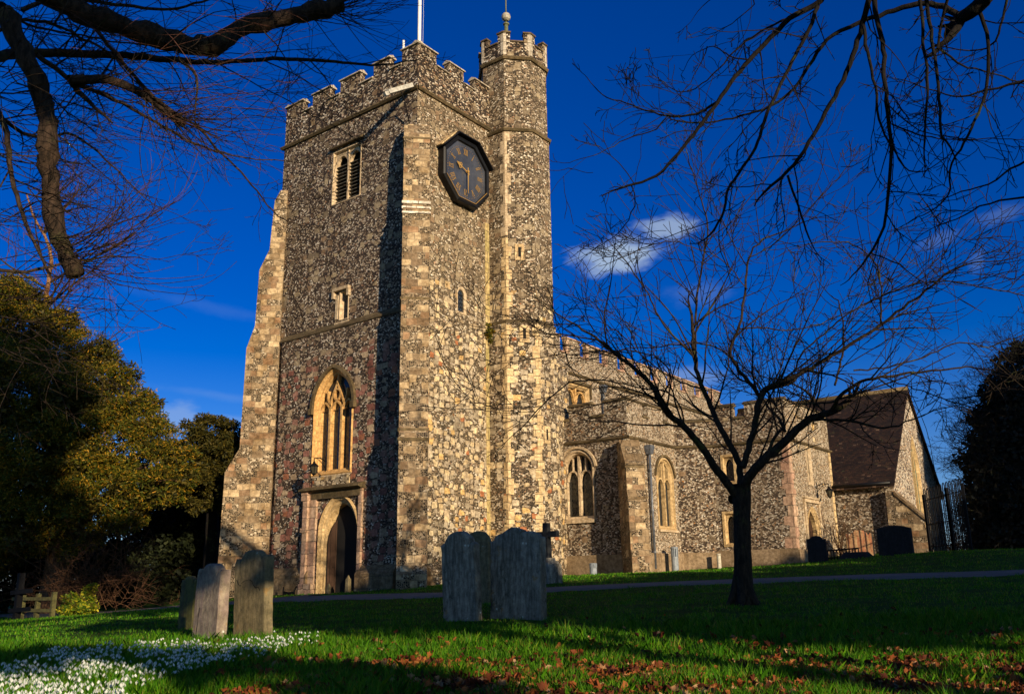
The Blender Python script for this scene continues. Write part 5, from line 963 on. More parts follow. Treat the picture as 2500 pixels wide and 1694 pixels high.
# ------------------------------------------------------------------ trees
def batch_tubes(name,lines,mat,parent,origin=(0,0,0)):
    """lines: list of (points (m,3), radii (m,)); many tapered tubes in one mesh"""
    groups={}
    for P,r in lines: groups.setdefault((len(P),8 if r[0]>.05 else 5 if r[0]>.014 else 3),[]).append((P,r))
    Vs=[];Fs=[];base=0
    for (m,n),g in groups.items():
        P=np.array([a for a,_ in g]);Rr=np.array([b for _,b in g]);B=len(g)
        T=np.gradient(P,axis=1);T/=np.linalg.norm(T,axis=2,keepdims=True)+1e-9
        ref=np.where(np.abs(T[:,:1,2:3])<.8,np.array([[[0,0,1.]]]),np.array([[[1.,0,0]]]));u=np.cross(T,np.broadcast_to(ref,T.shape));u/=np.linalg.norm(u,axis=2,keepdims=True)+1e-9;w=np.cross(T,u)
        a=np.arange(n)*2*math.pi/n
        V=P[:,:,None,:]+(u[:,:,None,:]*np.cos(a)[None,None,:,None]+w[:,:,None,:]*np.sin(a)[None,None,:,None])*Rr[:,:,None,None]
        I=base+np.arange(B*m*n).reshape(B,m,n);J=np.roll(I,-1,axis=2);F=np.stack([I[:,:-1],J[:,:-1],J[:,1:],I[:,1:]],-1).reshape(-1,4)
        Vs.append(V.reshape(-1,3));Fs.append(F);base+=B*m*n
        if n==8: Fs.append(I[:,-1,:][:,::-1][:,[0,1,2,3]]);Fs.append(I[:,-1,:][:,::-1][:,[0,3,4,7]]);Fs.append(I[:,-1,:][:,::-1][:,[4,5,6,7]])
    V=np.concatenate(Vs);F=np.concatenate(Fs);V=V-np.array(origin,float);me=bpy.data.meshes.new(name);me.vertices.add(len(V));me.vertices.foreach_set('co',V.astype(np.float32).ravel())
    me.loops.add(F.size);me.loops.foreach_set('vertex_index',F.astype(np.int32).ravel());me.polygons.add(len(F));me.polygons.foreach_set('loop_start',np.arange(0,F.size,4,dtype=np.int32));me.polygons.foreach_set('use_smooth',np.ones(len(F),bool));me.materials.append(mat);me.update(calc_edges=True)
    o=bpy.data.objects.new(name,me);COL.objects.link(o)
    if parent is not None:o.parent=parent
    return o
def smooth(P,rad,step,rg,jit=.0):
    P=np.array(P,float);rad=np.array(rad,float);s=np.concatenate([[0],np.cumsum(np.linalg.norm(np.diff(P,axis=0),axis=1))]);n=max(5,int(s[-1]/step)+1);t=np.linspace(0,s[-1],n)
    # Catmull-like smoothing: linear resample then two averaging passes
    Q=np.stack([np.interp(t,s,P[:,i]) for i in range(3)],1)
    for _ in range(2): Q[1:-1]=(Q[:-2]+2*Q[1:-1]+Q[2:])/4
    if jit: Q[1:-1]+=rg.normal(0,jit,Q[1:-1].shape)
    return Q,np.interp(t,s,rad)
def unit(v): return v/(np.linalg.norm(v)+1e-9)
def grow(out,p,d,L_,r,lev,rg,up=.0,wig=.22,kids=3.2,rmin=.003,ang=(.5,1.1)):
    n=6;P=[p];dd=unit(d);bend=rg.normal(0,.10,3)
    for i in range(n): dd=unit(dd+rg.normal(0,wig,3)*.5+bend*.5+np.array([0,0,up*.12]));P.append(P[-1]+dd*L_/n)
    P=np.array(P);R=np.linspace(r,max(rmin,r*.35),n+1);out.append((P,R))
    if lev>0:
        for k in range(rg.poisson(kids)):
            t=rg.uniform(.15,.98);i=min(n-1,int(t*n));q=P[i]+(P[i+1]-P[i])*(t*n-i);td=unit(P[i+1]-P[i]);ax=unit(np.cross(td,rg.normal(0,1,3)));a=rg.uniform(*ang)
            grow(out,q,td*math.cos(a)+ax*math.sin(a),L_*rg.uniform(.35,.7)*(1.1-.4*t),max(rmin,R[i]*.62),lev-1,rg,up,wig,kids,rmin,ang)
def sprout(out,Q,R,rg,dens,Lr,lev,up=.3,rf=.45,rmax=.012,t0=.12,kids=3.0,rmin=.003,wig=.22,ang=(.6,1.25),bias=None):
    s=np.concatenate([[0],np.cumsum(np.linalg.norm(np.diff(Q,axis=0),axis=1))]);tot=s[-1]
    for k in range(rg.poisson(dens*tot*(1-t0))):
        x=rg.uniform(t0,1)*tot;i=min(len(Q)-2,int(np.searchsorted(s,x)-1));q=Q[i]+(Q[i+1]-Q[i])*((x-s[i])/(s[i+1]-s[i]+1e-9));td=unit(Q[i+1]-Q[i]);ax=unit(np.cross(td,rg.normal(0,1,3)));a=rg.uniform(*ang);dr=td*math.cos(a)+ax*math.sin(a)
        if bias is not None: dr=unit(dr+np.array(bias)*.6)
        grow(out,q,dr,rg.uniform(*Lr),min(rmax,R[i]*rf),lev,rg,up,wig,kids,rmin)
def pxline(pts,D0,D1,rg,dj=.0): 
    n=len(pts);return np.array([at(x,y,D0+(D1-D0)*i/(n-1)+rg.normal(0,dj)*(0<i<n-1)) for i,(x,y) in enumerate(pts)])
# --- the small bare tree on the lawn
rg=np.random.default_rng(42)
bx,by=at(1687,1365,15.8)[:2];bz=g1(bx,by);TR=empty('bare_tree',(bx,by,bz),'small bare cherry like tree with a forked dark trunk standing alone on the lawn','tree')
TR.location=(0,0,0);TR.location=(bx,by,bz);OFF=(bx,by,bz)
tk=[(bx,by,bz-.25),*[tuple(at(x,y,15.8)) for x,y in ((1688,1350),(1687,1300),(1685,1230),(1684,1170),(1683,1125),(1684,1100))]]
Q,R=smooth(tk,[.26,.19,.165,.155,.155,.175,.16],.14,rg,.004)
tl=[(Q,R)]
for k in range(6): # root flare
    a=k*1.05+.3;tl.append(smooth([(bx+.05*math.cos(a),by+.05*math.sin(a),bz+.45),(bx+.16*math.cos(a),by+.16*math.sin(a),bz+.1),(bx+.32*math.cos(a),by+.32*math.sin(a),bz-.06)],[.10,.08,.03],.08,rg))
batch_tubes('trunk',tl,B_CH,TR,OFF)
def Z4(p): return [((1300+x/2.387)/K,(780+y/2.387)/K) for x,y in p]
def Z5(p): return [((1800+x/2.813)/K,(900+y/2.813)/K) for x,y in p]
def Z6(p): return [((1500+x/1.969)/K,(300+y/1.969)/K) for x,y in p]
limbs=[ # points, depth at start/end, radius start/end
 (Z4([(1215,1075),(1170,1000),(1110,920),(1040,830),(960,700),(880,620),(800,560),(735,470),(700,370),(640,320),(560,260),(450,175),(350,90),(230,20)]),15.8,14.6,.085,.014),
 (Z4([(1215,1050),(1215,940),(1215,850),(1150,730),(1080,610),(1030,480),(980,380),(955,280),(940,150),(930,0)]),15.8,16.9,.07,.028),
 (Z6([(390,1130),(380,990),(400,820),(440,600),(450,470),(400,320),(345,130)]),16.9,17.3,.028,.006),
 (Z4([(1225,860),(1270,720),(1300,600),(1320,480),(1350,400),(1432,385)]),15.8,16.2,.06,.045),
 (Z6([(690,1400),(705,1320),(640,1240),(590,1180),(545,1110),(575,1040),(605,960),(630,800),(640,640),(700,560),(830,520),(900,480)]),16.2,15.0,.042,.006),
 (Z6([(705,1310),(730,1275),(850,1230),(1000,1150),(1150,1060),(1280,970),(1400,880),(1500,810),(1600,720),(1720,665),(1880,660)]),16.2,14.0,.045,.008),
 (Z5([(-30,900),(20,850),(80,740),(150,640),(200,620),(270,545),(350,475),(420,400),(480,350),(560,320),(640,300)]),15.8,15.6,.095,.05),
 (Z5([(640,300),(670,240),(700,180),(780,130),(850,80),(1000,60),(1200,30),(1400,10),(1600,-20),(1700,5)]),15.6,14.2,.042,.007),
 (Z5([(480,350),(700,345),(850,370),(1000,415),(1120,385),(1295,312)]),15.7,14.5,.03,.005),
 (Z5([(200,610),(240,500),(290,400),(330,430),(320,330),(280,280),(230,180),(100,40)]),15.7,16.8,.035,.008),
 (Z5([(330,430),(280,330),(240,300),(190,240),(150,130),(60,20)]),16,17.4,.03,.007),
 (Z5([(620,310),(540,250),(500,180),(430,120),(330,80),(200,60)]),15.6,17,.03,.006),
 (Z6([(1060,1260),(1100,1110),(1105,1000),(1085,860),(1040,830)]),15.6,16.4,.022,.005),
 (Z6([(1280,970),(1285,820),(1272,700),(1230,640),(1150,575),(1000,572)]),15,14.4,.018,.005),
 (Z6([(390,1130),(300,1040),(230,970),(190,880),(160,820),(80,700),(0,600)]),16.6,15.5,.022,.006),
 (Z6([(200,1330),(190,1260),(110,1190),(30,1110),(-60,1050),(-200,1020),(-330,1010)]),15.2,14.5,.022,.005),
 (Z4([(880,620),(870,500),(800,420),(640,400),(400,350),(200,360),(0,560)]),15,13.4,.016,.005),
 (Z4([(735,470),(820,330),(760,240),(680,200),(560,170),(400,200),(200,60)]),15.2,16.2,.016,.005),
 (Z6([(600,990),(700,985),(850,1000),(1000,960),(1200,880)]),15.6,16.8,.016,.005),
 (Z6([(850,1230),(900,1100),(1000,1030),(1100,930),(1250,850),(1400,780),(1600,760),(1969,830)]),16,14.2,.018,.005),
 (Z6([(1150,1190),(1300,1180),(1480,1130),(1650,1050),(1800,1080),(1900,1040)]),15.4,15,.016,.005),
 (Z6([(545,1110),(450,1060),(330,1060),(200,1080),(60,1080),(-80,1130)]),16.2,17.2,.016,.005),
 (Z6([(430,1280),(300,1240),(200,1180),(100,1090),(40,1020),(-60,960)]),16.4,17.8,.018,.005),
 (Z6([(640,800),(560,700),(500,640),(380,600),(250,560),(100,620)]),15.4,14.8,.012,.004),
 (Z6([(450,560),(560,480),(650,360),(740,250),(860,90)]),17,17.4,.012,.003),
 (Z6([(640,650),(760,590),(880,480),(980,370),(1090,250)]),15.2,15.2,.012,.003),
 (Z5([(1000,60),(1150,120),(1300,160),(1400,200),(1530,240)]),15,14.2,.012,.004),
]
tw=[]
for P,D0,D1,r0,r1 in limbs:
    L3=pxline(P,D0,D1,rg,.08);Q,R=smooth(L3,np.linspace(r0*1.0,max(r1,.009)*1.15,len(L3)),.12,rg,.010)
    batch_tubes('limb',[(Q,R)],B_CH,TR,OFF)
    sprout(tw,Q,R,rg,3.6,(.7,2.1),2,up=.35,rmax=.020,rf=.6,kids=2.6,rmin=.0056,t0=.22 if r0>.05 else .08,wig=.17,ang=(.4,.95))
    grow(tw,Q[-1],Q[-1]-Q[-2],.8,R[-1],2,rg,.3,.2,3,.0052)
t=batch_tubes('twigs',tw,B_CH,TR,OFF);t['kind']='stuff'
# --- old pollarded lime whose limbs hang in at the top left
def ZL(p): return [(x/2.25/K,y/2.25/K) for x,y in p]
rg=np.random.default_rng(8)
lx,ly=(CP+CF*8.2-CR*8.3)[:2];lz=g1(lx,ly);LT=empty('lime_tree',(lx,ly,lz),'old bare lime leaning in from the left with thick cut back limbs and reddish twigs','tree');OFF=(lx,ly,lz)
hub=np.array([lx,ly,5.2])
Q,R=smooth([(lx,ly,lz-.3),(lx,ly,lz+.4),(lx+.1,ly,2.5),tuple(hub),(lx-.2,ly-.2,8.5)],[.62,.46,.38,.36,.26],.3,rg,.01);batch_tubes('trunk',[(Q,R)],B_OLD,LT,OFF)
LL=[([(100,-120),(230,-40),(350,20),(450,70),(560,110),(640,130),(700,172),(850,185),(950,225),(1060,255),(1130,262),(1200,235),(1330,150),(1500,105),(1700,65),(1885,30)],8.3,9.6,.135,.105,True),
 ([(20,60),(60,130),(110,215),(150,330),(200,450),(240,560),(262,700),(262,820),(258,930),(275,1010),(300,1180),(330,1330),(395,1480),(415,1510)],8.0,8.4,.10,.085,True),
 ([(-80,330),(0,312),(100,292),(300,288),(500,300),(800,315),(950,325),(1150,350),(1300,335),(1600,325),(1800,335),(2025,362),(2150,350),(2300,330)],8.2,11.,.062,.008,True),
 ([(200,300),(300,370),(400,460),(500,500),(620,540),(750,610),(900,700),(1050,780),(1200,840),(1350,870),(1560,885)],8.2,9.8,.03,.006,False),
 ([(380,440),(480,435),(580,432),(700,470),(850,560),(950,650),(1012,690)],8.4,9.2,.055,.038,True),
 ([(450,80),(560,200),(700,380),(850,540),(1000,650),(1100,700),(1200,830),(1330,950),(1400,1030),(1510,1180),(1600,1225),(1690,1245)],8.5,10.5,.024,.005,False),
 ([(960,325),(1050,362),(1085,430),(1085,520),(1070,640)],9.,9.2,.022,.008,False),
 ([(-60,560),(0,620),(40,690),(42,850),(60,960),(90,1080),(140,1225)],8.,8.,.035,.02,False),
 ([(-60,600),(50,690),(150,745),(240,770),(350,720),(450,760),(560,860),(650,940),(740,1030),(800,1110),(930,1160)],8,9.5,.022,.004,False),
 ([(-60,200),(120,100),(300,130),(450,210),(600,280),(750,460),(900,590)],8,9,.022,.006,False),
 ([(-60,60),(200,150),(400,190),(700,240),(1000,260),(1300,300),(1700,270)],8.6,10.4,.016,.004,False),
 ([(400,460),(420,500),(450,520)],8.5,8.5,.045,.03,True),
 ([(1200,350),(1400,460),(1600,560),(1750,660),(1900,720),(1980,790)],9.6,10.6,.010,.004,False),
 ([(-80,760),(60,900),(200,890),(400,880),(600,980)],8,8.6,.012,.004,False),
 ([(-60,1480),(100,1500),(250,1470),(430,1440),(600,1400),(740,1420),(860,1425)],8,8.8,.02,.004,False),
 ([(120,60),(300,-20),(600,20),(900,60),(1100,20),(1300,-60)],9,9.6,.03,.01,False)]
tw=[];red=[];lims=[]
for P,D0,D1,r0,r1,big in LL:
    L3=pxline(ZL(P),D0,D1,rg,.05);Q,R=smooth(L3,np.linspace(r0,r1,len(L3)),.10,rg,.012 if r0>.08 else .006)
    if r0>.08: R=R*(1+.09*np.sin(np.arange(len(R))*.9)+.06*rg.normal(0,1,len(R)));R[-1]*=.93;Q=np.concatenate([Q,Q[-1:]+unit(Q[-1]-Q[-2])*.01]);R=np.append(R,R[-1]*.15)
    lims.append((Q,R))
    batch_tubes('limb',[(Q,R)],B_OLD,LT,OFF)
    sprout(tw,Q,R,rg,3.6 if r0<.08 else 2.4,(.4,1.35),2,up=.25,rmax=.011,kids=2.4,rmin=.0034,wig=.2,t0=.03)
    if r0<.05: grow(tw,Q[-1],Q[-1]-Q[-2],.7,R[-1],2,rg,.1,.15,3,.0026)
# connect limbs to the trunk
con=[]
for k in (0,1,2,7,8,13,14,9,10): con.append(smooth([tuple(hub+np.array([0,0,rg.uniform(-1,2.5)])),tuple((hub+lims[k][0][0])/2+np.array([0,0,.3])),tuple(lims[k][0][0])],[max(.05,lims[k][1][0]*1.3),lims[k][1][0]*1.15,lims[k][1][0]],.3,rg,.01))
batch_tubes('branch',con,B_OLD,LT,OFF)
# bursts of shoots at the cut ends
for k,(n_,lo,hi,up) in {0:(34,.5,1.5,.5),1:(34,.5,1.5,.9),4:(26,.4,1.3,.1)}.items():
    Q,R=lims[k];e=Q[-3];ax=unit(Q[-3]-Q[-6])
    for _ in range(n_):
        b=Q[-3-int(abs(rg.normal(0,2.5)))];dr=unit(ax*.7+rg.normal(0,.6,3)+(CR*1.2+Z3*.7 if k==1 else CR*.5+Z3*rg.uniform(-.6,.5)));grow(tw if rg.random()<.7 else red,b,dr,rg.uniform(lo,hi),.007,1,rg,up,.10,2.0,.0026,(.3,.7))
# long slender reddish shoots
for _ in range(100):
    x,y=rg.uniform(-40,560),rg.uniform(-30,250);p=at(x,y*(1+x/1500),rg.uniform(8,10.5));dr=unit(CR*rg.uniform(.4,1.2)+Z3*rg.uniform(-.55,.35)+CF*rg.uniform(-.3,.6))
    grow(red,p,dr,rg.uniform(.7,1.8),.0055,1,rg,.05,.07,2.2,.0024,(.3,.7))
for _ in range(75):
    x,y=rg.uniform(-60,60),rg.uniform(140,820);p=at(x,y,rg.uniform(7.5,9.5));dr=unit(CR*rg.uniform(.4,1.2)+Z3*rg.uniform(-.5,.5));grow(tw,p,dr,rg.uniform(.6,1.5),.006,2,rg,.05,.12,2.2,.0024)
t=batch_tubes('twigs',tw,B_OLD,LT,OFF);t['kind']='stuff';t=batch_tubes('red_shoots',red,B_TW,LT,OFF);t['kind']='stuff'
# --- tree whose boughs hang in at the top right
rg=np.random.default_rng(19)
rx_,ry_=-18.8,-26.7;rz=g1(rx_,ry_);RT=empty('overhanging_tree',(rx_,ry_,rz),'dark bare tree off to the right whose drooping boughs fill the top right sky','tree');OFF=(rx_,ry_,rz)
Q,R=smooth([(rx_,ry_,rz-.3),(rx_,ry_,rz+.5),(rx_,ry_,3.),(rx_-.2,ry_+.2,6.5),(rx_-.6,ry_+.8,10)],[.55,.38,.31,.26,.16],.3,rg,.01);batch_tubes('trunk',[(Q,R)],B_DK,RT,OFF)
def Z7(p): return [((1400+x/2.1127)/K,(y/2.1127)/K) for x,y in p]
BL=[([(1330,-90),(1290,0),(1240,38),(1130,80),(1040,170),(980,240),(900,320),(820,420),(740,530),(660,640),(590,740),(520,820),(440,905),(380,935),(275,960)],9.6,10.6,.034,.012),
 ([(1270,0),(1250,60),(1220,150),(1180,230),(1100,370),(1040,500),(985,600),(970,680),(930,790),(850,900),(800,960),(785,1060),(760,1140),(725,1190)],9.8,9.4,.022,.010),
 ([(1545,-90),(1520,20),(1490,130),(1440,310),(1370,460),(1310,570),(1220,730),(1160,820),(1090,910),(1012,965)],9.2,10.2,.030,.014),
 ([(1105,905),(1150,1040),(1190,1150),(1217,1232)],10.1,10.3,.013,.008),
 ([(2200,-100),(2120,0),(2060,60),(2000,92)],9,9.3,.075,.055),
 ([(2010,80),(1985,150),(1965,165),(1940,195)],9.3,9.3,.045,.03),
 ([(2000,90),(1960,60),(1900,30),(1800,15),(1700,40),(1600,75),(1500,105),(1400,160),(1300,195),(1250,290),(1180,400),(1100,500),(1000,560),(900,590),(760,625),(640,640),(500,615)],9.3,10.6,.034,.006),
 ([(1540,-40),(1560,80),(1605,270),(1600,380),(1620,600),(1642,740),(1625,1000),(1600,1180),(1540,1310),(1490,1365)],9.2,9.6,.026,.009),
 ([(1495,130),(1505,230),(1525,320),(1560,460),(1570,620),(1630,740)],9.3,9.4,.018,.009),
 ([(1780,-60),(1795,60),(1810,250),(1830,450),(1815,620),(1808,770)],9.0,9.4,.018,.008),
 ([(1810,-60),(1835,90),(1850,200),(1880,400),(1892,600),(1893,730),(1945,762)],9.1,9.3,.020,.009),
 ([(2085,45),(2130,150),(2145,250),(2135,460),(2085,600),(2010,750),(1930,870),(1950,960),(1930,1040),(1800,1112)],9.2,9.8,.020,.005),
 ([(2400,400),(2324,420),(2240,440),(2135,465),(1990,510),(1900,480),(1750,430)],9.2,9.8,.016,.005),
 ([(2240,-40),(2225,60),(2190,180),(2165,250),(2050,270),(1900,240)],9.2,9.8,.014,.005),
 ([(740,528),(660,580),(590,600),(480,605),(340,560),(240,520),(140,495),(68,398)],10.3,11,.015,.004),
 ([(480,608),(430,680),(340,695),(270,720),(200,760),(120,800),(0,832)],10.5,11,.010,.004),
 ([(900,310),(800,295),(750,240),(690,240),(610,290)],10.,10.8,.010,.004),
 ([(1240,40),(1000,140),(860,230),(760,350),(680,430),(560,490),(440,410)],9.8,11,.012,.004),
 ([(1640,740),(1700,880),(1800,900),(1940,800)],9.5,9.5,.010,.004),
 ([(1642,640),(1780,700),(1940,720),(2150,715),(2324,720)],9.5,10,.010,.004),
 ([(1540,1310),(1600,1330),(1700,1370),(1750,1420)],9.6,9.8,.008,.004),
 ([(1880,250),(2000,340),(2150,370),(2400,470)],9.3,9.8,.012,.005),
 ([(2350,820),(2250,870),(2150,960),(1990,985),(1870,1050)],9.3,9.8,.012,.004),
 ([(2400,1010),(2250,1020),(2100,1060),(1980,1130),(1880,1165)],9.4,9.8,.012,.004),
 ([(300,960),(330,1040),(290,1130),(215,1220),(110,1285)],10.6,11,.008,.0035),
 ([(690,240),(660,330),(600,440),(520,510)],10.6,10.8,.007,.0035),
 ([(870,-40),(960,10),(860,90),(780,150),(700,180)],10.4,10.8,.009,.004),
 ([(720,-10),(690,0),(650,60),(620,92)],10.4,10.6,.007,.003)]
tw=[];st=[]
for P,D0,D1,r0,r1 in BL:
    L3=pxline(Z7(P),D0,D1,rg,.05);Q,R=smooth(L3,np.linspace(r0*1.25,r1*1.35,len(L3)),.10,rg,.006);batch_tubes('bough',[(Q,R)],B_DK,RT,OFF);st.append((Q,R))
    sprout(tw,Q,R,rg,3.3,(.3,1.2),2,up=-.1,rmax=.0105,kids=2.2,rmin=.0045,wig=.28,t0=.05,ang=(.5,1.2));grow(tw,Q[-1],Q[-1]-Q[-2],.35,R[-1],1,rg,-.1,.3,2.5,.004)
con=[];hb=np.array([rx_-.3,ry_+.3,8.5])
for k in (0,2,4,7,9,10,12,13,21,22,23,26):
    e=st[k][0][0];con.append(smooth([tuple(hb+np.array([0,0,rg.uniform(-1,2)])),tuple(hb*.5+e*.5+np.array([0,0,2.2])),tuple(e+np.array([0,0,.25])),tuple(e)],[max(.07,st[k][1][0]*1.5),max(.05,st[k][1][0]*1.2),st[k][1][0]*1.1,st[k][1][0]],.25,rg,.01))
batch_tubes('limb',con,B_DK,RT,OFF)
t=batch_tubes('twigs',tw,B_DK,RT,OFF);t['kind']='stuff'
# --- foliage
def leafcloud(clumps,nleaf,leaf,seed,sub=14,flat=.55,sr=.34,asp=.4,yfill=.25):
    rg=np.random.default_rng(seed);cs=[];w=[]
    for (c,r) in clumps:
        r=np.array(r if np.ndim(r) else (r,r,r),float);c=np.array(c,float)
        for k in range(sub):
            v=unit(rg.normal(0,1,3));q=c+v*r*rg.uniform(.55,1.0);s=r.mean()*sr*rg.uniform(.6,1.3);cs.append((*q,s));w.append(s*s)
    cs=np.array(cs);w=np.array(w);idx=rg.choice(len(cs),nleaf,p=w/w.sum());v=rg.normal(0,1,(nleaf,3));v/=np.linalg.norm(v,axis=1,keepdims=True);rad=rg.random(nleaf)**.4
    P=cs[idx,:3]+v*(cs[idx,3]*rad)[:,None]*np.array([1,1,.75]);a=v*np.array([1,1,.4])+rg.normal(0,.5,(nleaf,3));a/=np.linalg.norm(a,axis=1,keepdims=True);b=np.cross(a,rg.normal(0,1,(nleaf,3))+np.array([0,0,flat*2]));b/=np.linalg.norm(b,axis=1,keepdims=True)
    l=leaf*rg.uniform(.6,1.3,nleaf)[:,None];p0=P-b*l*asp*.5;p1=P+b*l*asp*.5;p2=P+a*l+b*l*asp*.35;p3=P+a*l-b*l*asp*.35
    return np.stack([p0,p1,p2,p3],1)
def crown(parent,name,mat,clumps,nleaf,leaf,seed,off,**k):
    V=leafcloud(clumps,nleaf,leaf,seed,**k)-np.array(off,float);return soup(name,V,4,mat,parent)
def ptree(px,py,D,label,name='evergreen_tree',cat='tree',group=None):
    p=at(px,py,D);z=g1(p[0],p[1]);return empty(name,(p[0],p[1],z),label,cat,group),(p[0],p[1],z)
def cl(lst): return [(at(x,y,D),r) for x,y,D,r in lst]
def trunkpart(par,off,lst,mat,name='trunk',step=.4):
    L3=[smooth(P,r,step,rg,.02) for P,r in lst];return batch_tubes(name,L3,mat,par,off)
Y,off=ptree(120,1395,36,'broad golden green yew tree on the left with a ragged sunlit crown','yew_tree')
ybase=np.array(off)
trunkpart(Y,off,[([tuple(ybase+[0,0,-.3]),tuple(ybase+[0,0,2]),tuple(at(130,950,36))],[.6,.5,.25])],B_TAN)
br=[];
for q in ((290,1010,34),(330,1060,33.5),(400,1090,33),(60,800,37),(200,800,36),(270,900,35),(180,1130,34),(60,1100,34)): br.append(([tuple(ybase+[0,0,2.5]),tuple((at(*q)+ybase+np.array([0,0,5]))/2),tuple(at(*q))],[.2,.13,.04]))
trunkpart(Y,off,br,B_TAN,'limb')
yc=cl([(30,730,38,2.1),(-30,700,38,1.9),(20,660,38.5,1.0),(-40,820,38,2.8),(110,800,38,1.9),(200,860,37,1.7),(60,900,36,2.4),(170,930,35.5,2.0),(260,910,36,1.4),(310,960,35.5,1.25),(250,1010,35,1.9),(350,990,35,1.0),(340,1050,34.5,1.35),(400,1030,34,.8),(410,1080,34,.75),(370,1105,33.5,.9),(300,1110,34,1.2),(120,1050,35,2.3),(0,1020,36,2.8),(210,1110,34.5,1.6),(60,1160,35,2.1),(290,1170,34,.8),(170,1190,35,1.4),(-60,1180,35,2.6),(-90,960,36,2.6),(235,800,37,.8),(335,915,36,.6),(60,690,38.5,1.0),(150,740,38,.9),(285,850,36.5,.7)])
crown(Y,'crown',M_YEW,yc,260000,.098,3,off,sub=46,sr=.22,asp=.38)
E2,off=ptree(470,1385,37.5,'dark evergreen tree with a lit bushy top behind the tower buttress')
b=np.array(off);trunkpart(E2,off,[([tuple(b+[0,0,-.3]),tuple(b+[0,0,3]),tuple(at(480,1060,37.5))],[.35,.28,.12])],B_DK)
crown(E2,'crown',M_YEW2,cl([(440,1015,37.0,1.02),(480,1000,37.0,1.02),(520,1000,37.0,1.12),(555,1005,37.0,1.12),(440,1070,37.0,1.30),(500,1080,37.0,1.49),(560,1080,37.0,1.49),(425,1120,37.0,1.02)]),60000,.11,4,off,sub=26,sr=.28,asp=.45)
H,off=ptree(330,1388,40,'tall hedge of evergreens, darkened for shade, filling the gap between yew and tower','evergreen_hedge','hedge')
hd=cl([(250,1240,41,1.6),(320,1200,42,1.7),(390,1180,42,1.9),(450,1200,42,1.9),(510,1220,43,1.9),(560,1230,44,1.9),(250,1310,40,1.5),(310,1280,40,1.7),(380,1280,41,1.8),(440,1290,41,1.8),(500,1300,42,1.8),(560,1310,43,1.8),(270,1360,40,1.1),(330,1350,40,1.2),(400,1350,40,1.3),(470,1350,41,1.3),(540,1350,42,1.3),(350,1150,43,1.2),(420,1140,43,1.2),(470,1150,41,1.5),(540,1150,42,1.6),(200,1290,41,1.3),(130,1330,42,1.5),(60,1330,42,1.5),(0,1330,41,1.6),(-50,1250,41,2),(40,1250,41,1.6),(120,1240,42,1.4)])
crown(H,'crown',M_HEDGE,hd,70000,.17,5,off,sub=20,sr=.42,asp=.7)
b=np.array(off);trunkpart(H,off,[([tuple(at(x,1390,D)*[1,1,0]+[0,0,-1.2]),tuple(at(x,1290,D))],[.15,.08]) for x,D in ((250,41),(330,41),(420,42),(500,42),(60,42),(150,42))],B_DK)
Gs,off=ptree(185,1393,31,'small golden variegated shrub at the edge of the lawn','golden_shrub','shrub')
trunkpart(Gs,off,[([tuple(np.array(off)+[0,0,-.1]),tuple(at(190+dx,1350,31))],[.03,.012]) for dx in (-30,-10,10,18)],B_DK,step=.1)
crown(Gs,'crown',M_GOLDS,cl([(150,1375,31,.30),(175,1370,31,.34),(200,1372,31,.32),(205,1350,31,.24),(210,1335,31,.16),(190,1385,30.7,.22),(160,1388,30.8,.2)]),5200,.075,6,off,sub=10,sr=.5,asp=.6)
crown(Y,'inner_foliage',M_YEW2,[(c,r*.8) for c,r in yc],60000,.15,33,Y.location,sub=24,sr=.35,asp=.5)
# brown brush under the yew
rg=np.random.default_rng(77);BS,off=ptree(170,1392,31.5,'tangle of leafless brown brushwood arching over the wooden fence','brushwood','shrub');tw=[]
for _ in range(130):
    p=at(rg.uniform(60,300),rg.uniform(1300,1385),rg.uniform(31,33));d_=unit(CR*rg.uniform(-.6,1.2)+Z3*rg.uniform(-.1,.9)+CF*rg.uniform(-.6,.2));grow(tw,p,d_,rg.uniform(.8,2.2),.014,2,rg,-.25,.2,2.3,.006)
t=batch_tubes('stems',tw,B_BR,BS,off)
# tall bare tree in front of the yew, far left
rg=np.random.default_rng(31);BT,off=ptree(60,1402,46,'tall bare tree with a pale orange upper trunk rising behind the yew','bare_tree');tw=[];b=np.array(off)
tk=smooth([tuple(b+[0,0,-.3]),tuple(at(66,1200,46)),tuple(at(70,1000,46)),tuple(at(90,800,46)),tuple(at(104,680,46)),tuple(at(118,590,46)),tuple(at(108,545,46)),tuple(at(78,498,46)),tuple(at(60,440,46))],[.4,.3,.24,.2,.13,.10,.08,.06,.04],.25,rg,.015);batch_tubes('trunk',[tk],B_TAN2,BT,off);lm=[]
for k in range(14):
    i=int(rg.uniform(.25,.95)*len(tk[0]));q=tk[0][i];d_=unit(CR*rg.uniform(-1,1.1)+CF*rg.uniform(-.5,.5)+Z3*rg.uniform(.15,.9));o_=[];grow(o_,q,d_,rg.uniform(3.,5.5),.07,0,rg,.3,.12,0,.01);Q,R=o_[0];lm.append((Q,R));sprout(tw,Q,R,rg,2.4,(1.1,2.6),2,up=.35,rmax=.022,kids=2.8,rmin=.009,wig=.16)
batch_tubes('limb',lm,B_OLD,BT,off);t=batch_tubes('twigs',tw,B_TW,BT,off);t['kind']='stuff'
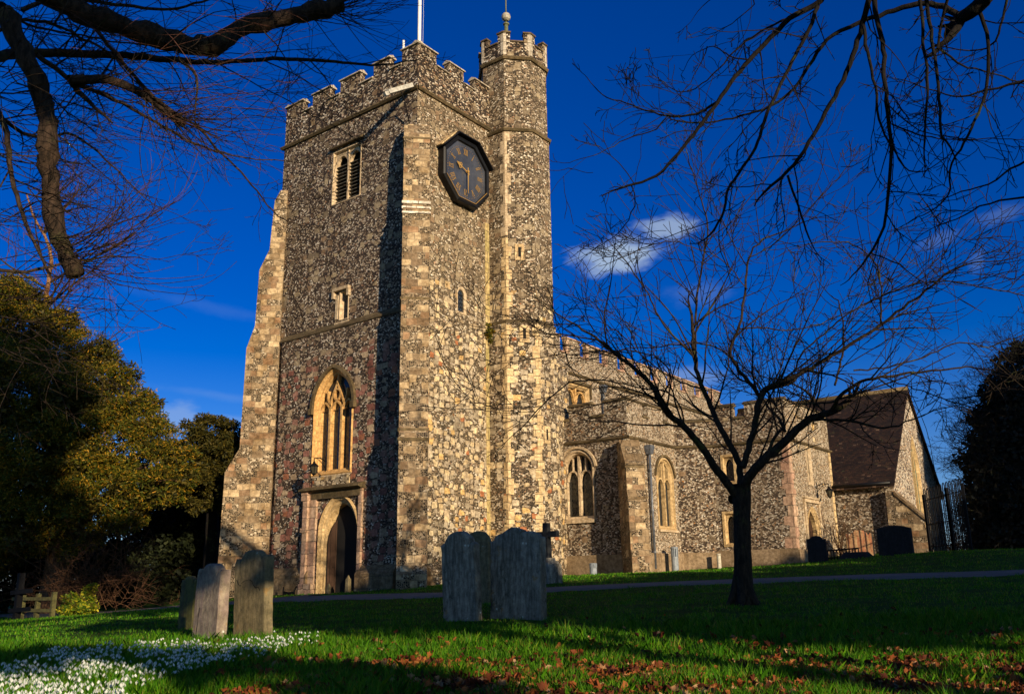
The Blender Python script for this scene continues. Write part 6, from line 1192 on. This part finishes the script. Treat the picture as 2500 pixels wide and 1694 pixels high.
# ivy clad tree on the right
rg=np.random.default_rng(5);IV,off=ptree(2300,1256,42,'ivy smothered dark tree on the right with fine twigs bristling from its edge','ivy_clad_tree');b=np.array(off)
trunkpart(IV,off,[([tuple(b+[0,0,-.3]),tuple(b+[0,0,3]),tuple(at(2330,900,42))],[.6,.5,.25])],B_DK)
ic=cl([(2330,830,42,1.32),(2300,900,42,1.45),(2350,900,42,1.98),(2270,960,42,1.25),(2330,990,42,2.24),(2250,1030,42,1.32),(2300,1070,42,1.98),(2255,1110,42,1.32),(2320,1160,42,2.24),(2245,1180,42,1.12),(2255,1230,42,1.19),(2330,1230,42,2.11),(2400,1000,42,2.90),(2400,1180,42,2.90),(2290,1235,42,1.19)])
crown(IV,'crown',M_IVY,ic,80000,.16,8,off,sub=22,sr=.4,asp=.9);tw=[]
for _ in range(900):
    k=rg.integers(0,11);c,r=ic[k];v=unit(rg.normal(0,1,3)-CR*.9+Z3*.3);grow(tw,np.array(c)+v*r*.9,unit(v+rg.normal(0,.3,3)),rg.uniform(.6,1.7),.012,2,rg,.3,.22,2.2,.0065)
t=batch_tubes('twigs',tw,B_DK,IV,off);t['kind']='stuff'
# leafless climber at the porch
rg=np.random.default_rng(9);px_,py_=15.9,-9.1;pz=g1(px_,py_);VS=empty('bare_shrub',(px_,py_,pz),'leafless rose like shrub arching across the porch door','shrub');tw=[]
for _ in range(9): grow(tw,np.array([px_,py_,pz-.05]),unit(np.array([-.5+rg.normal(0,.3),rg.normal(0,.2),1.])),rg.uniform(1.2,2.2),.022,2,rg,-.2,.2,2.5,.008)
batch_tubes('stems',tw,B_TAN,VS,(px_,py_,pz))
# distant fine trees behind the railings and over the horizon
rg=np.random.default_rng(90)
for k,(x,D,h) in enumerate(((2185,60,3.0),(2160,66,2.4))):
    p=at(x,1262,D);z=g1(p[0],p[1]);e=empty('distant_bare_tree',(p[0],p[1],z),('taller' if k==0 else 'lower')+' pale bare tree far beyond the black railings','tree','bare trees beyond the railings');tw=[];zz=at(x,1262,D)[2]-.6
    for _ in range(14): grow(tw,np.array([p[0],p[1],zz])+rg.normal(0,.6,3)*[1,1,0],unit(rg.normal(0,.4,3)*[1,1,0]+Z3),rg.uniform(h*.6,h),.04,2,rg,.4,.14,3,.014)
    batch_tubes('branches',tw,B_OLD,e,(p[0],p[1],z))
    trunkpart(e,(p[0],p[1],z),[([(p[0],p[1],z-.3),(p[0],p[1],zz+1)],[.14,.08])],B_OLD)
# tall ivy on the turret angle
m=None;V=leafcloud([((4.1,-.12,9.75),(.16,.14,.42)),((4.15,-.15,9.4),(.12,.12,.3))],500,.07,12,sub=8,sr=.5,asp=.8);o=soup('wall_fern',V-np.array([4.1,-.1,9.7]),4,M_YEW);o.location=(4.1,-.1,9.7);tag(o,'tuft of green plants growing in the angle between tower and stair turret','plant')
# --- unseen trees added behind the camera, crowns shaped to shade the lawn
U_=np.array([.917,-.4,0]);V_=np.array([.4,.917,0])
def uvp(u,v,z): return U_*u+V_*v+Z3*z
def shade_tree(u,v,label,cl_,n,leaf,seed,mat=None,sr=.42):
    p=uvp(u,v,0);z=g1(p[0],p[1]);e=empty('evergreen_tree',(p[0],p[1],z),label,'tree','unseen shade trees behind the viewpoint');of=(p[0],p[1],z)
    top=max(c[2] for c in cl_);trunkpart(e,of,[([(p[0],p[1],z-.3),(p[0],p[1],top)],[.28,.1])]+[([(p[0],p[1],c[2]-1.2),tuple(uvp(c[0],c[1],c[2]))],[.12,.04]) for c in cl_],B_DK)
    crown(e,'crown',M_YEW2,[(uvp(c[0],c[1],c[2]),c[3]) for c in cl_],n,leaf,seed,of,sub=22,sr=sr,asp=.8);return e
def row(u0,u1,v,zb,zt,seed):
    r=np.random.default_rng(seed);L_=[];u=u0
    while u<u1:
        for z in np.arange(zb+.9,zt-.4,1.1): L_.append((u+r.normal(0,.3),v+r.normal(0,.6),z+r.normal(0,.25),(1.15,1.3,1.0)))
        u+=1.25
    return L_
SH=[(-1.5,-3.6,.6,2.9,7.6,101),(3.5,.6,5.8,2.9,7.4,102),(8.5,5.8,11.8,2.9,7.5,103),(14.5,11.8,17.5,3.,8.3,104),(20,17.5,23.,3.,8.3,105),(30,27.3,33.,3.,17.,106),(-5.5,-7.0,-3.6,4.2,8.2,107)]
nm=['nearest it','second along','third along','fourth along','farthest along','towering at the far end','with the highest crown']
for (u,a_,b_,zb,zt,sd),w_ in zip(SH,nm): shade_tree(u,-40+ (sd%3),f'unseen evergreen added for shade behind the viewpoint, {w_}',row(a_,b_,-40+(sd%3),zb,zt,sd),9000 if zt<9 else 26000,.42,sd)

e=empty('evergreen_tree',tuple(uvp(-13.9,-40.6,0)*[1,1,0]+[0,0,-1.3]),'unseen thinner evergreen, limb and crown added for shade behind the viewpoint','tree','unseen shade trees behind the viewpoint');of=tuple(e.location)
trunkpart(e,of,[([tuple(uvp(-13.9,-40.6,-1.6)),tuple(uvp(-13.9,-40.6,5)),tuple(uvp(-13.2,-40.6,18))],[.42,.34,.14]),([tuple(uvp(-13.9,-40.6,4.6)),tuple(uvp(-11.9,-40.2,4.15)),tuple(uvp(-9.6,-40.2,3.1))],[.16,.1,.04]),([tuple(uvp(-13.9,-40.6,7)),tuple(uvp(-11.4,-40.2,6.6)),tuple(uvp(-8.9,-40.2,7.6))],[.2,.16,.1])],B_DK)
crown(e,'crown',M_YEW2,[(uvp(-11.9,-40,4.05),(.55,.5,.22)),(uvp(-11.1,-40,3.9),(.5,.5,.24)),(uvp(-10.2,-40,3.5),(.5,.5,.3)),(uvp(-9.5,-40,3.0),(.5,.5,.32)),(uvp(-12.6,-40,10.4),1.2),(uvp(-8.6,-40,7.4),.8),(uvp(-9.6,-40,5.75),(.9,.5,.10)),(uvp(-14.4,-40,8.2),1.2),(uvp(-13.6,-40,12.4),1.9),(uvp(-12.6,-40,15),2.2),(uvp(-11.6,-40,17.5),2.2),(uvp(-14,-40,17),2.4),(uvp(-12.5,-40,20.5),2.2),(uvp(-15.4,-40,14),2.2),(uvp(-11,-40,12.4),1.7),(uvp(-8.8,-40,11.4),1.6)],20000,.40,108,of,sub=20,sr=.42,asp=.8)  # added crown out of view: low limb shades the lawn, high clumps the yew
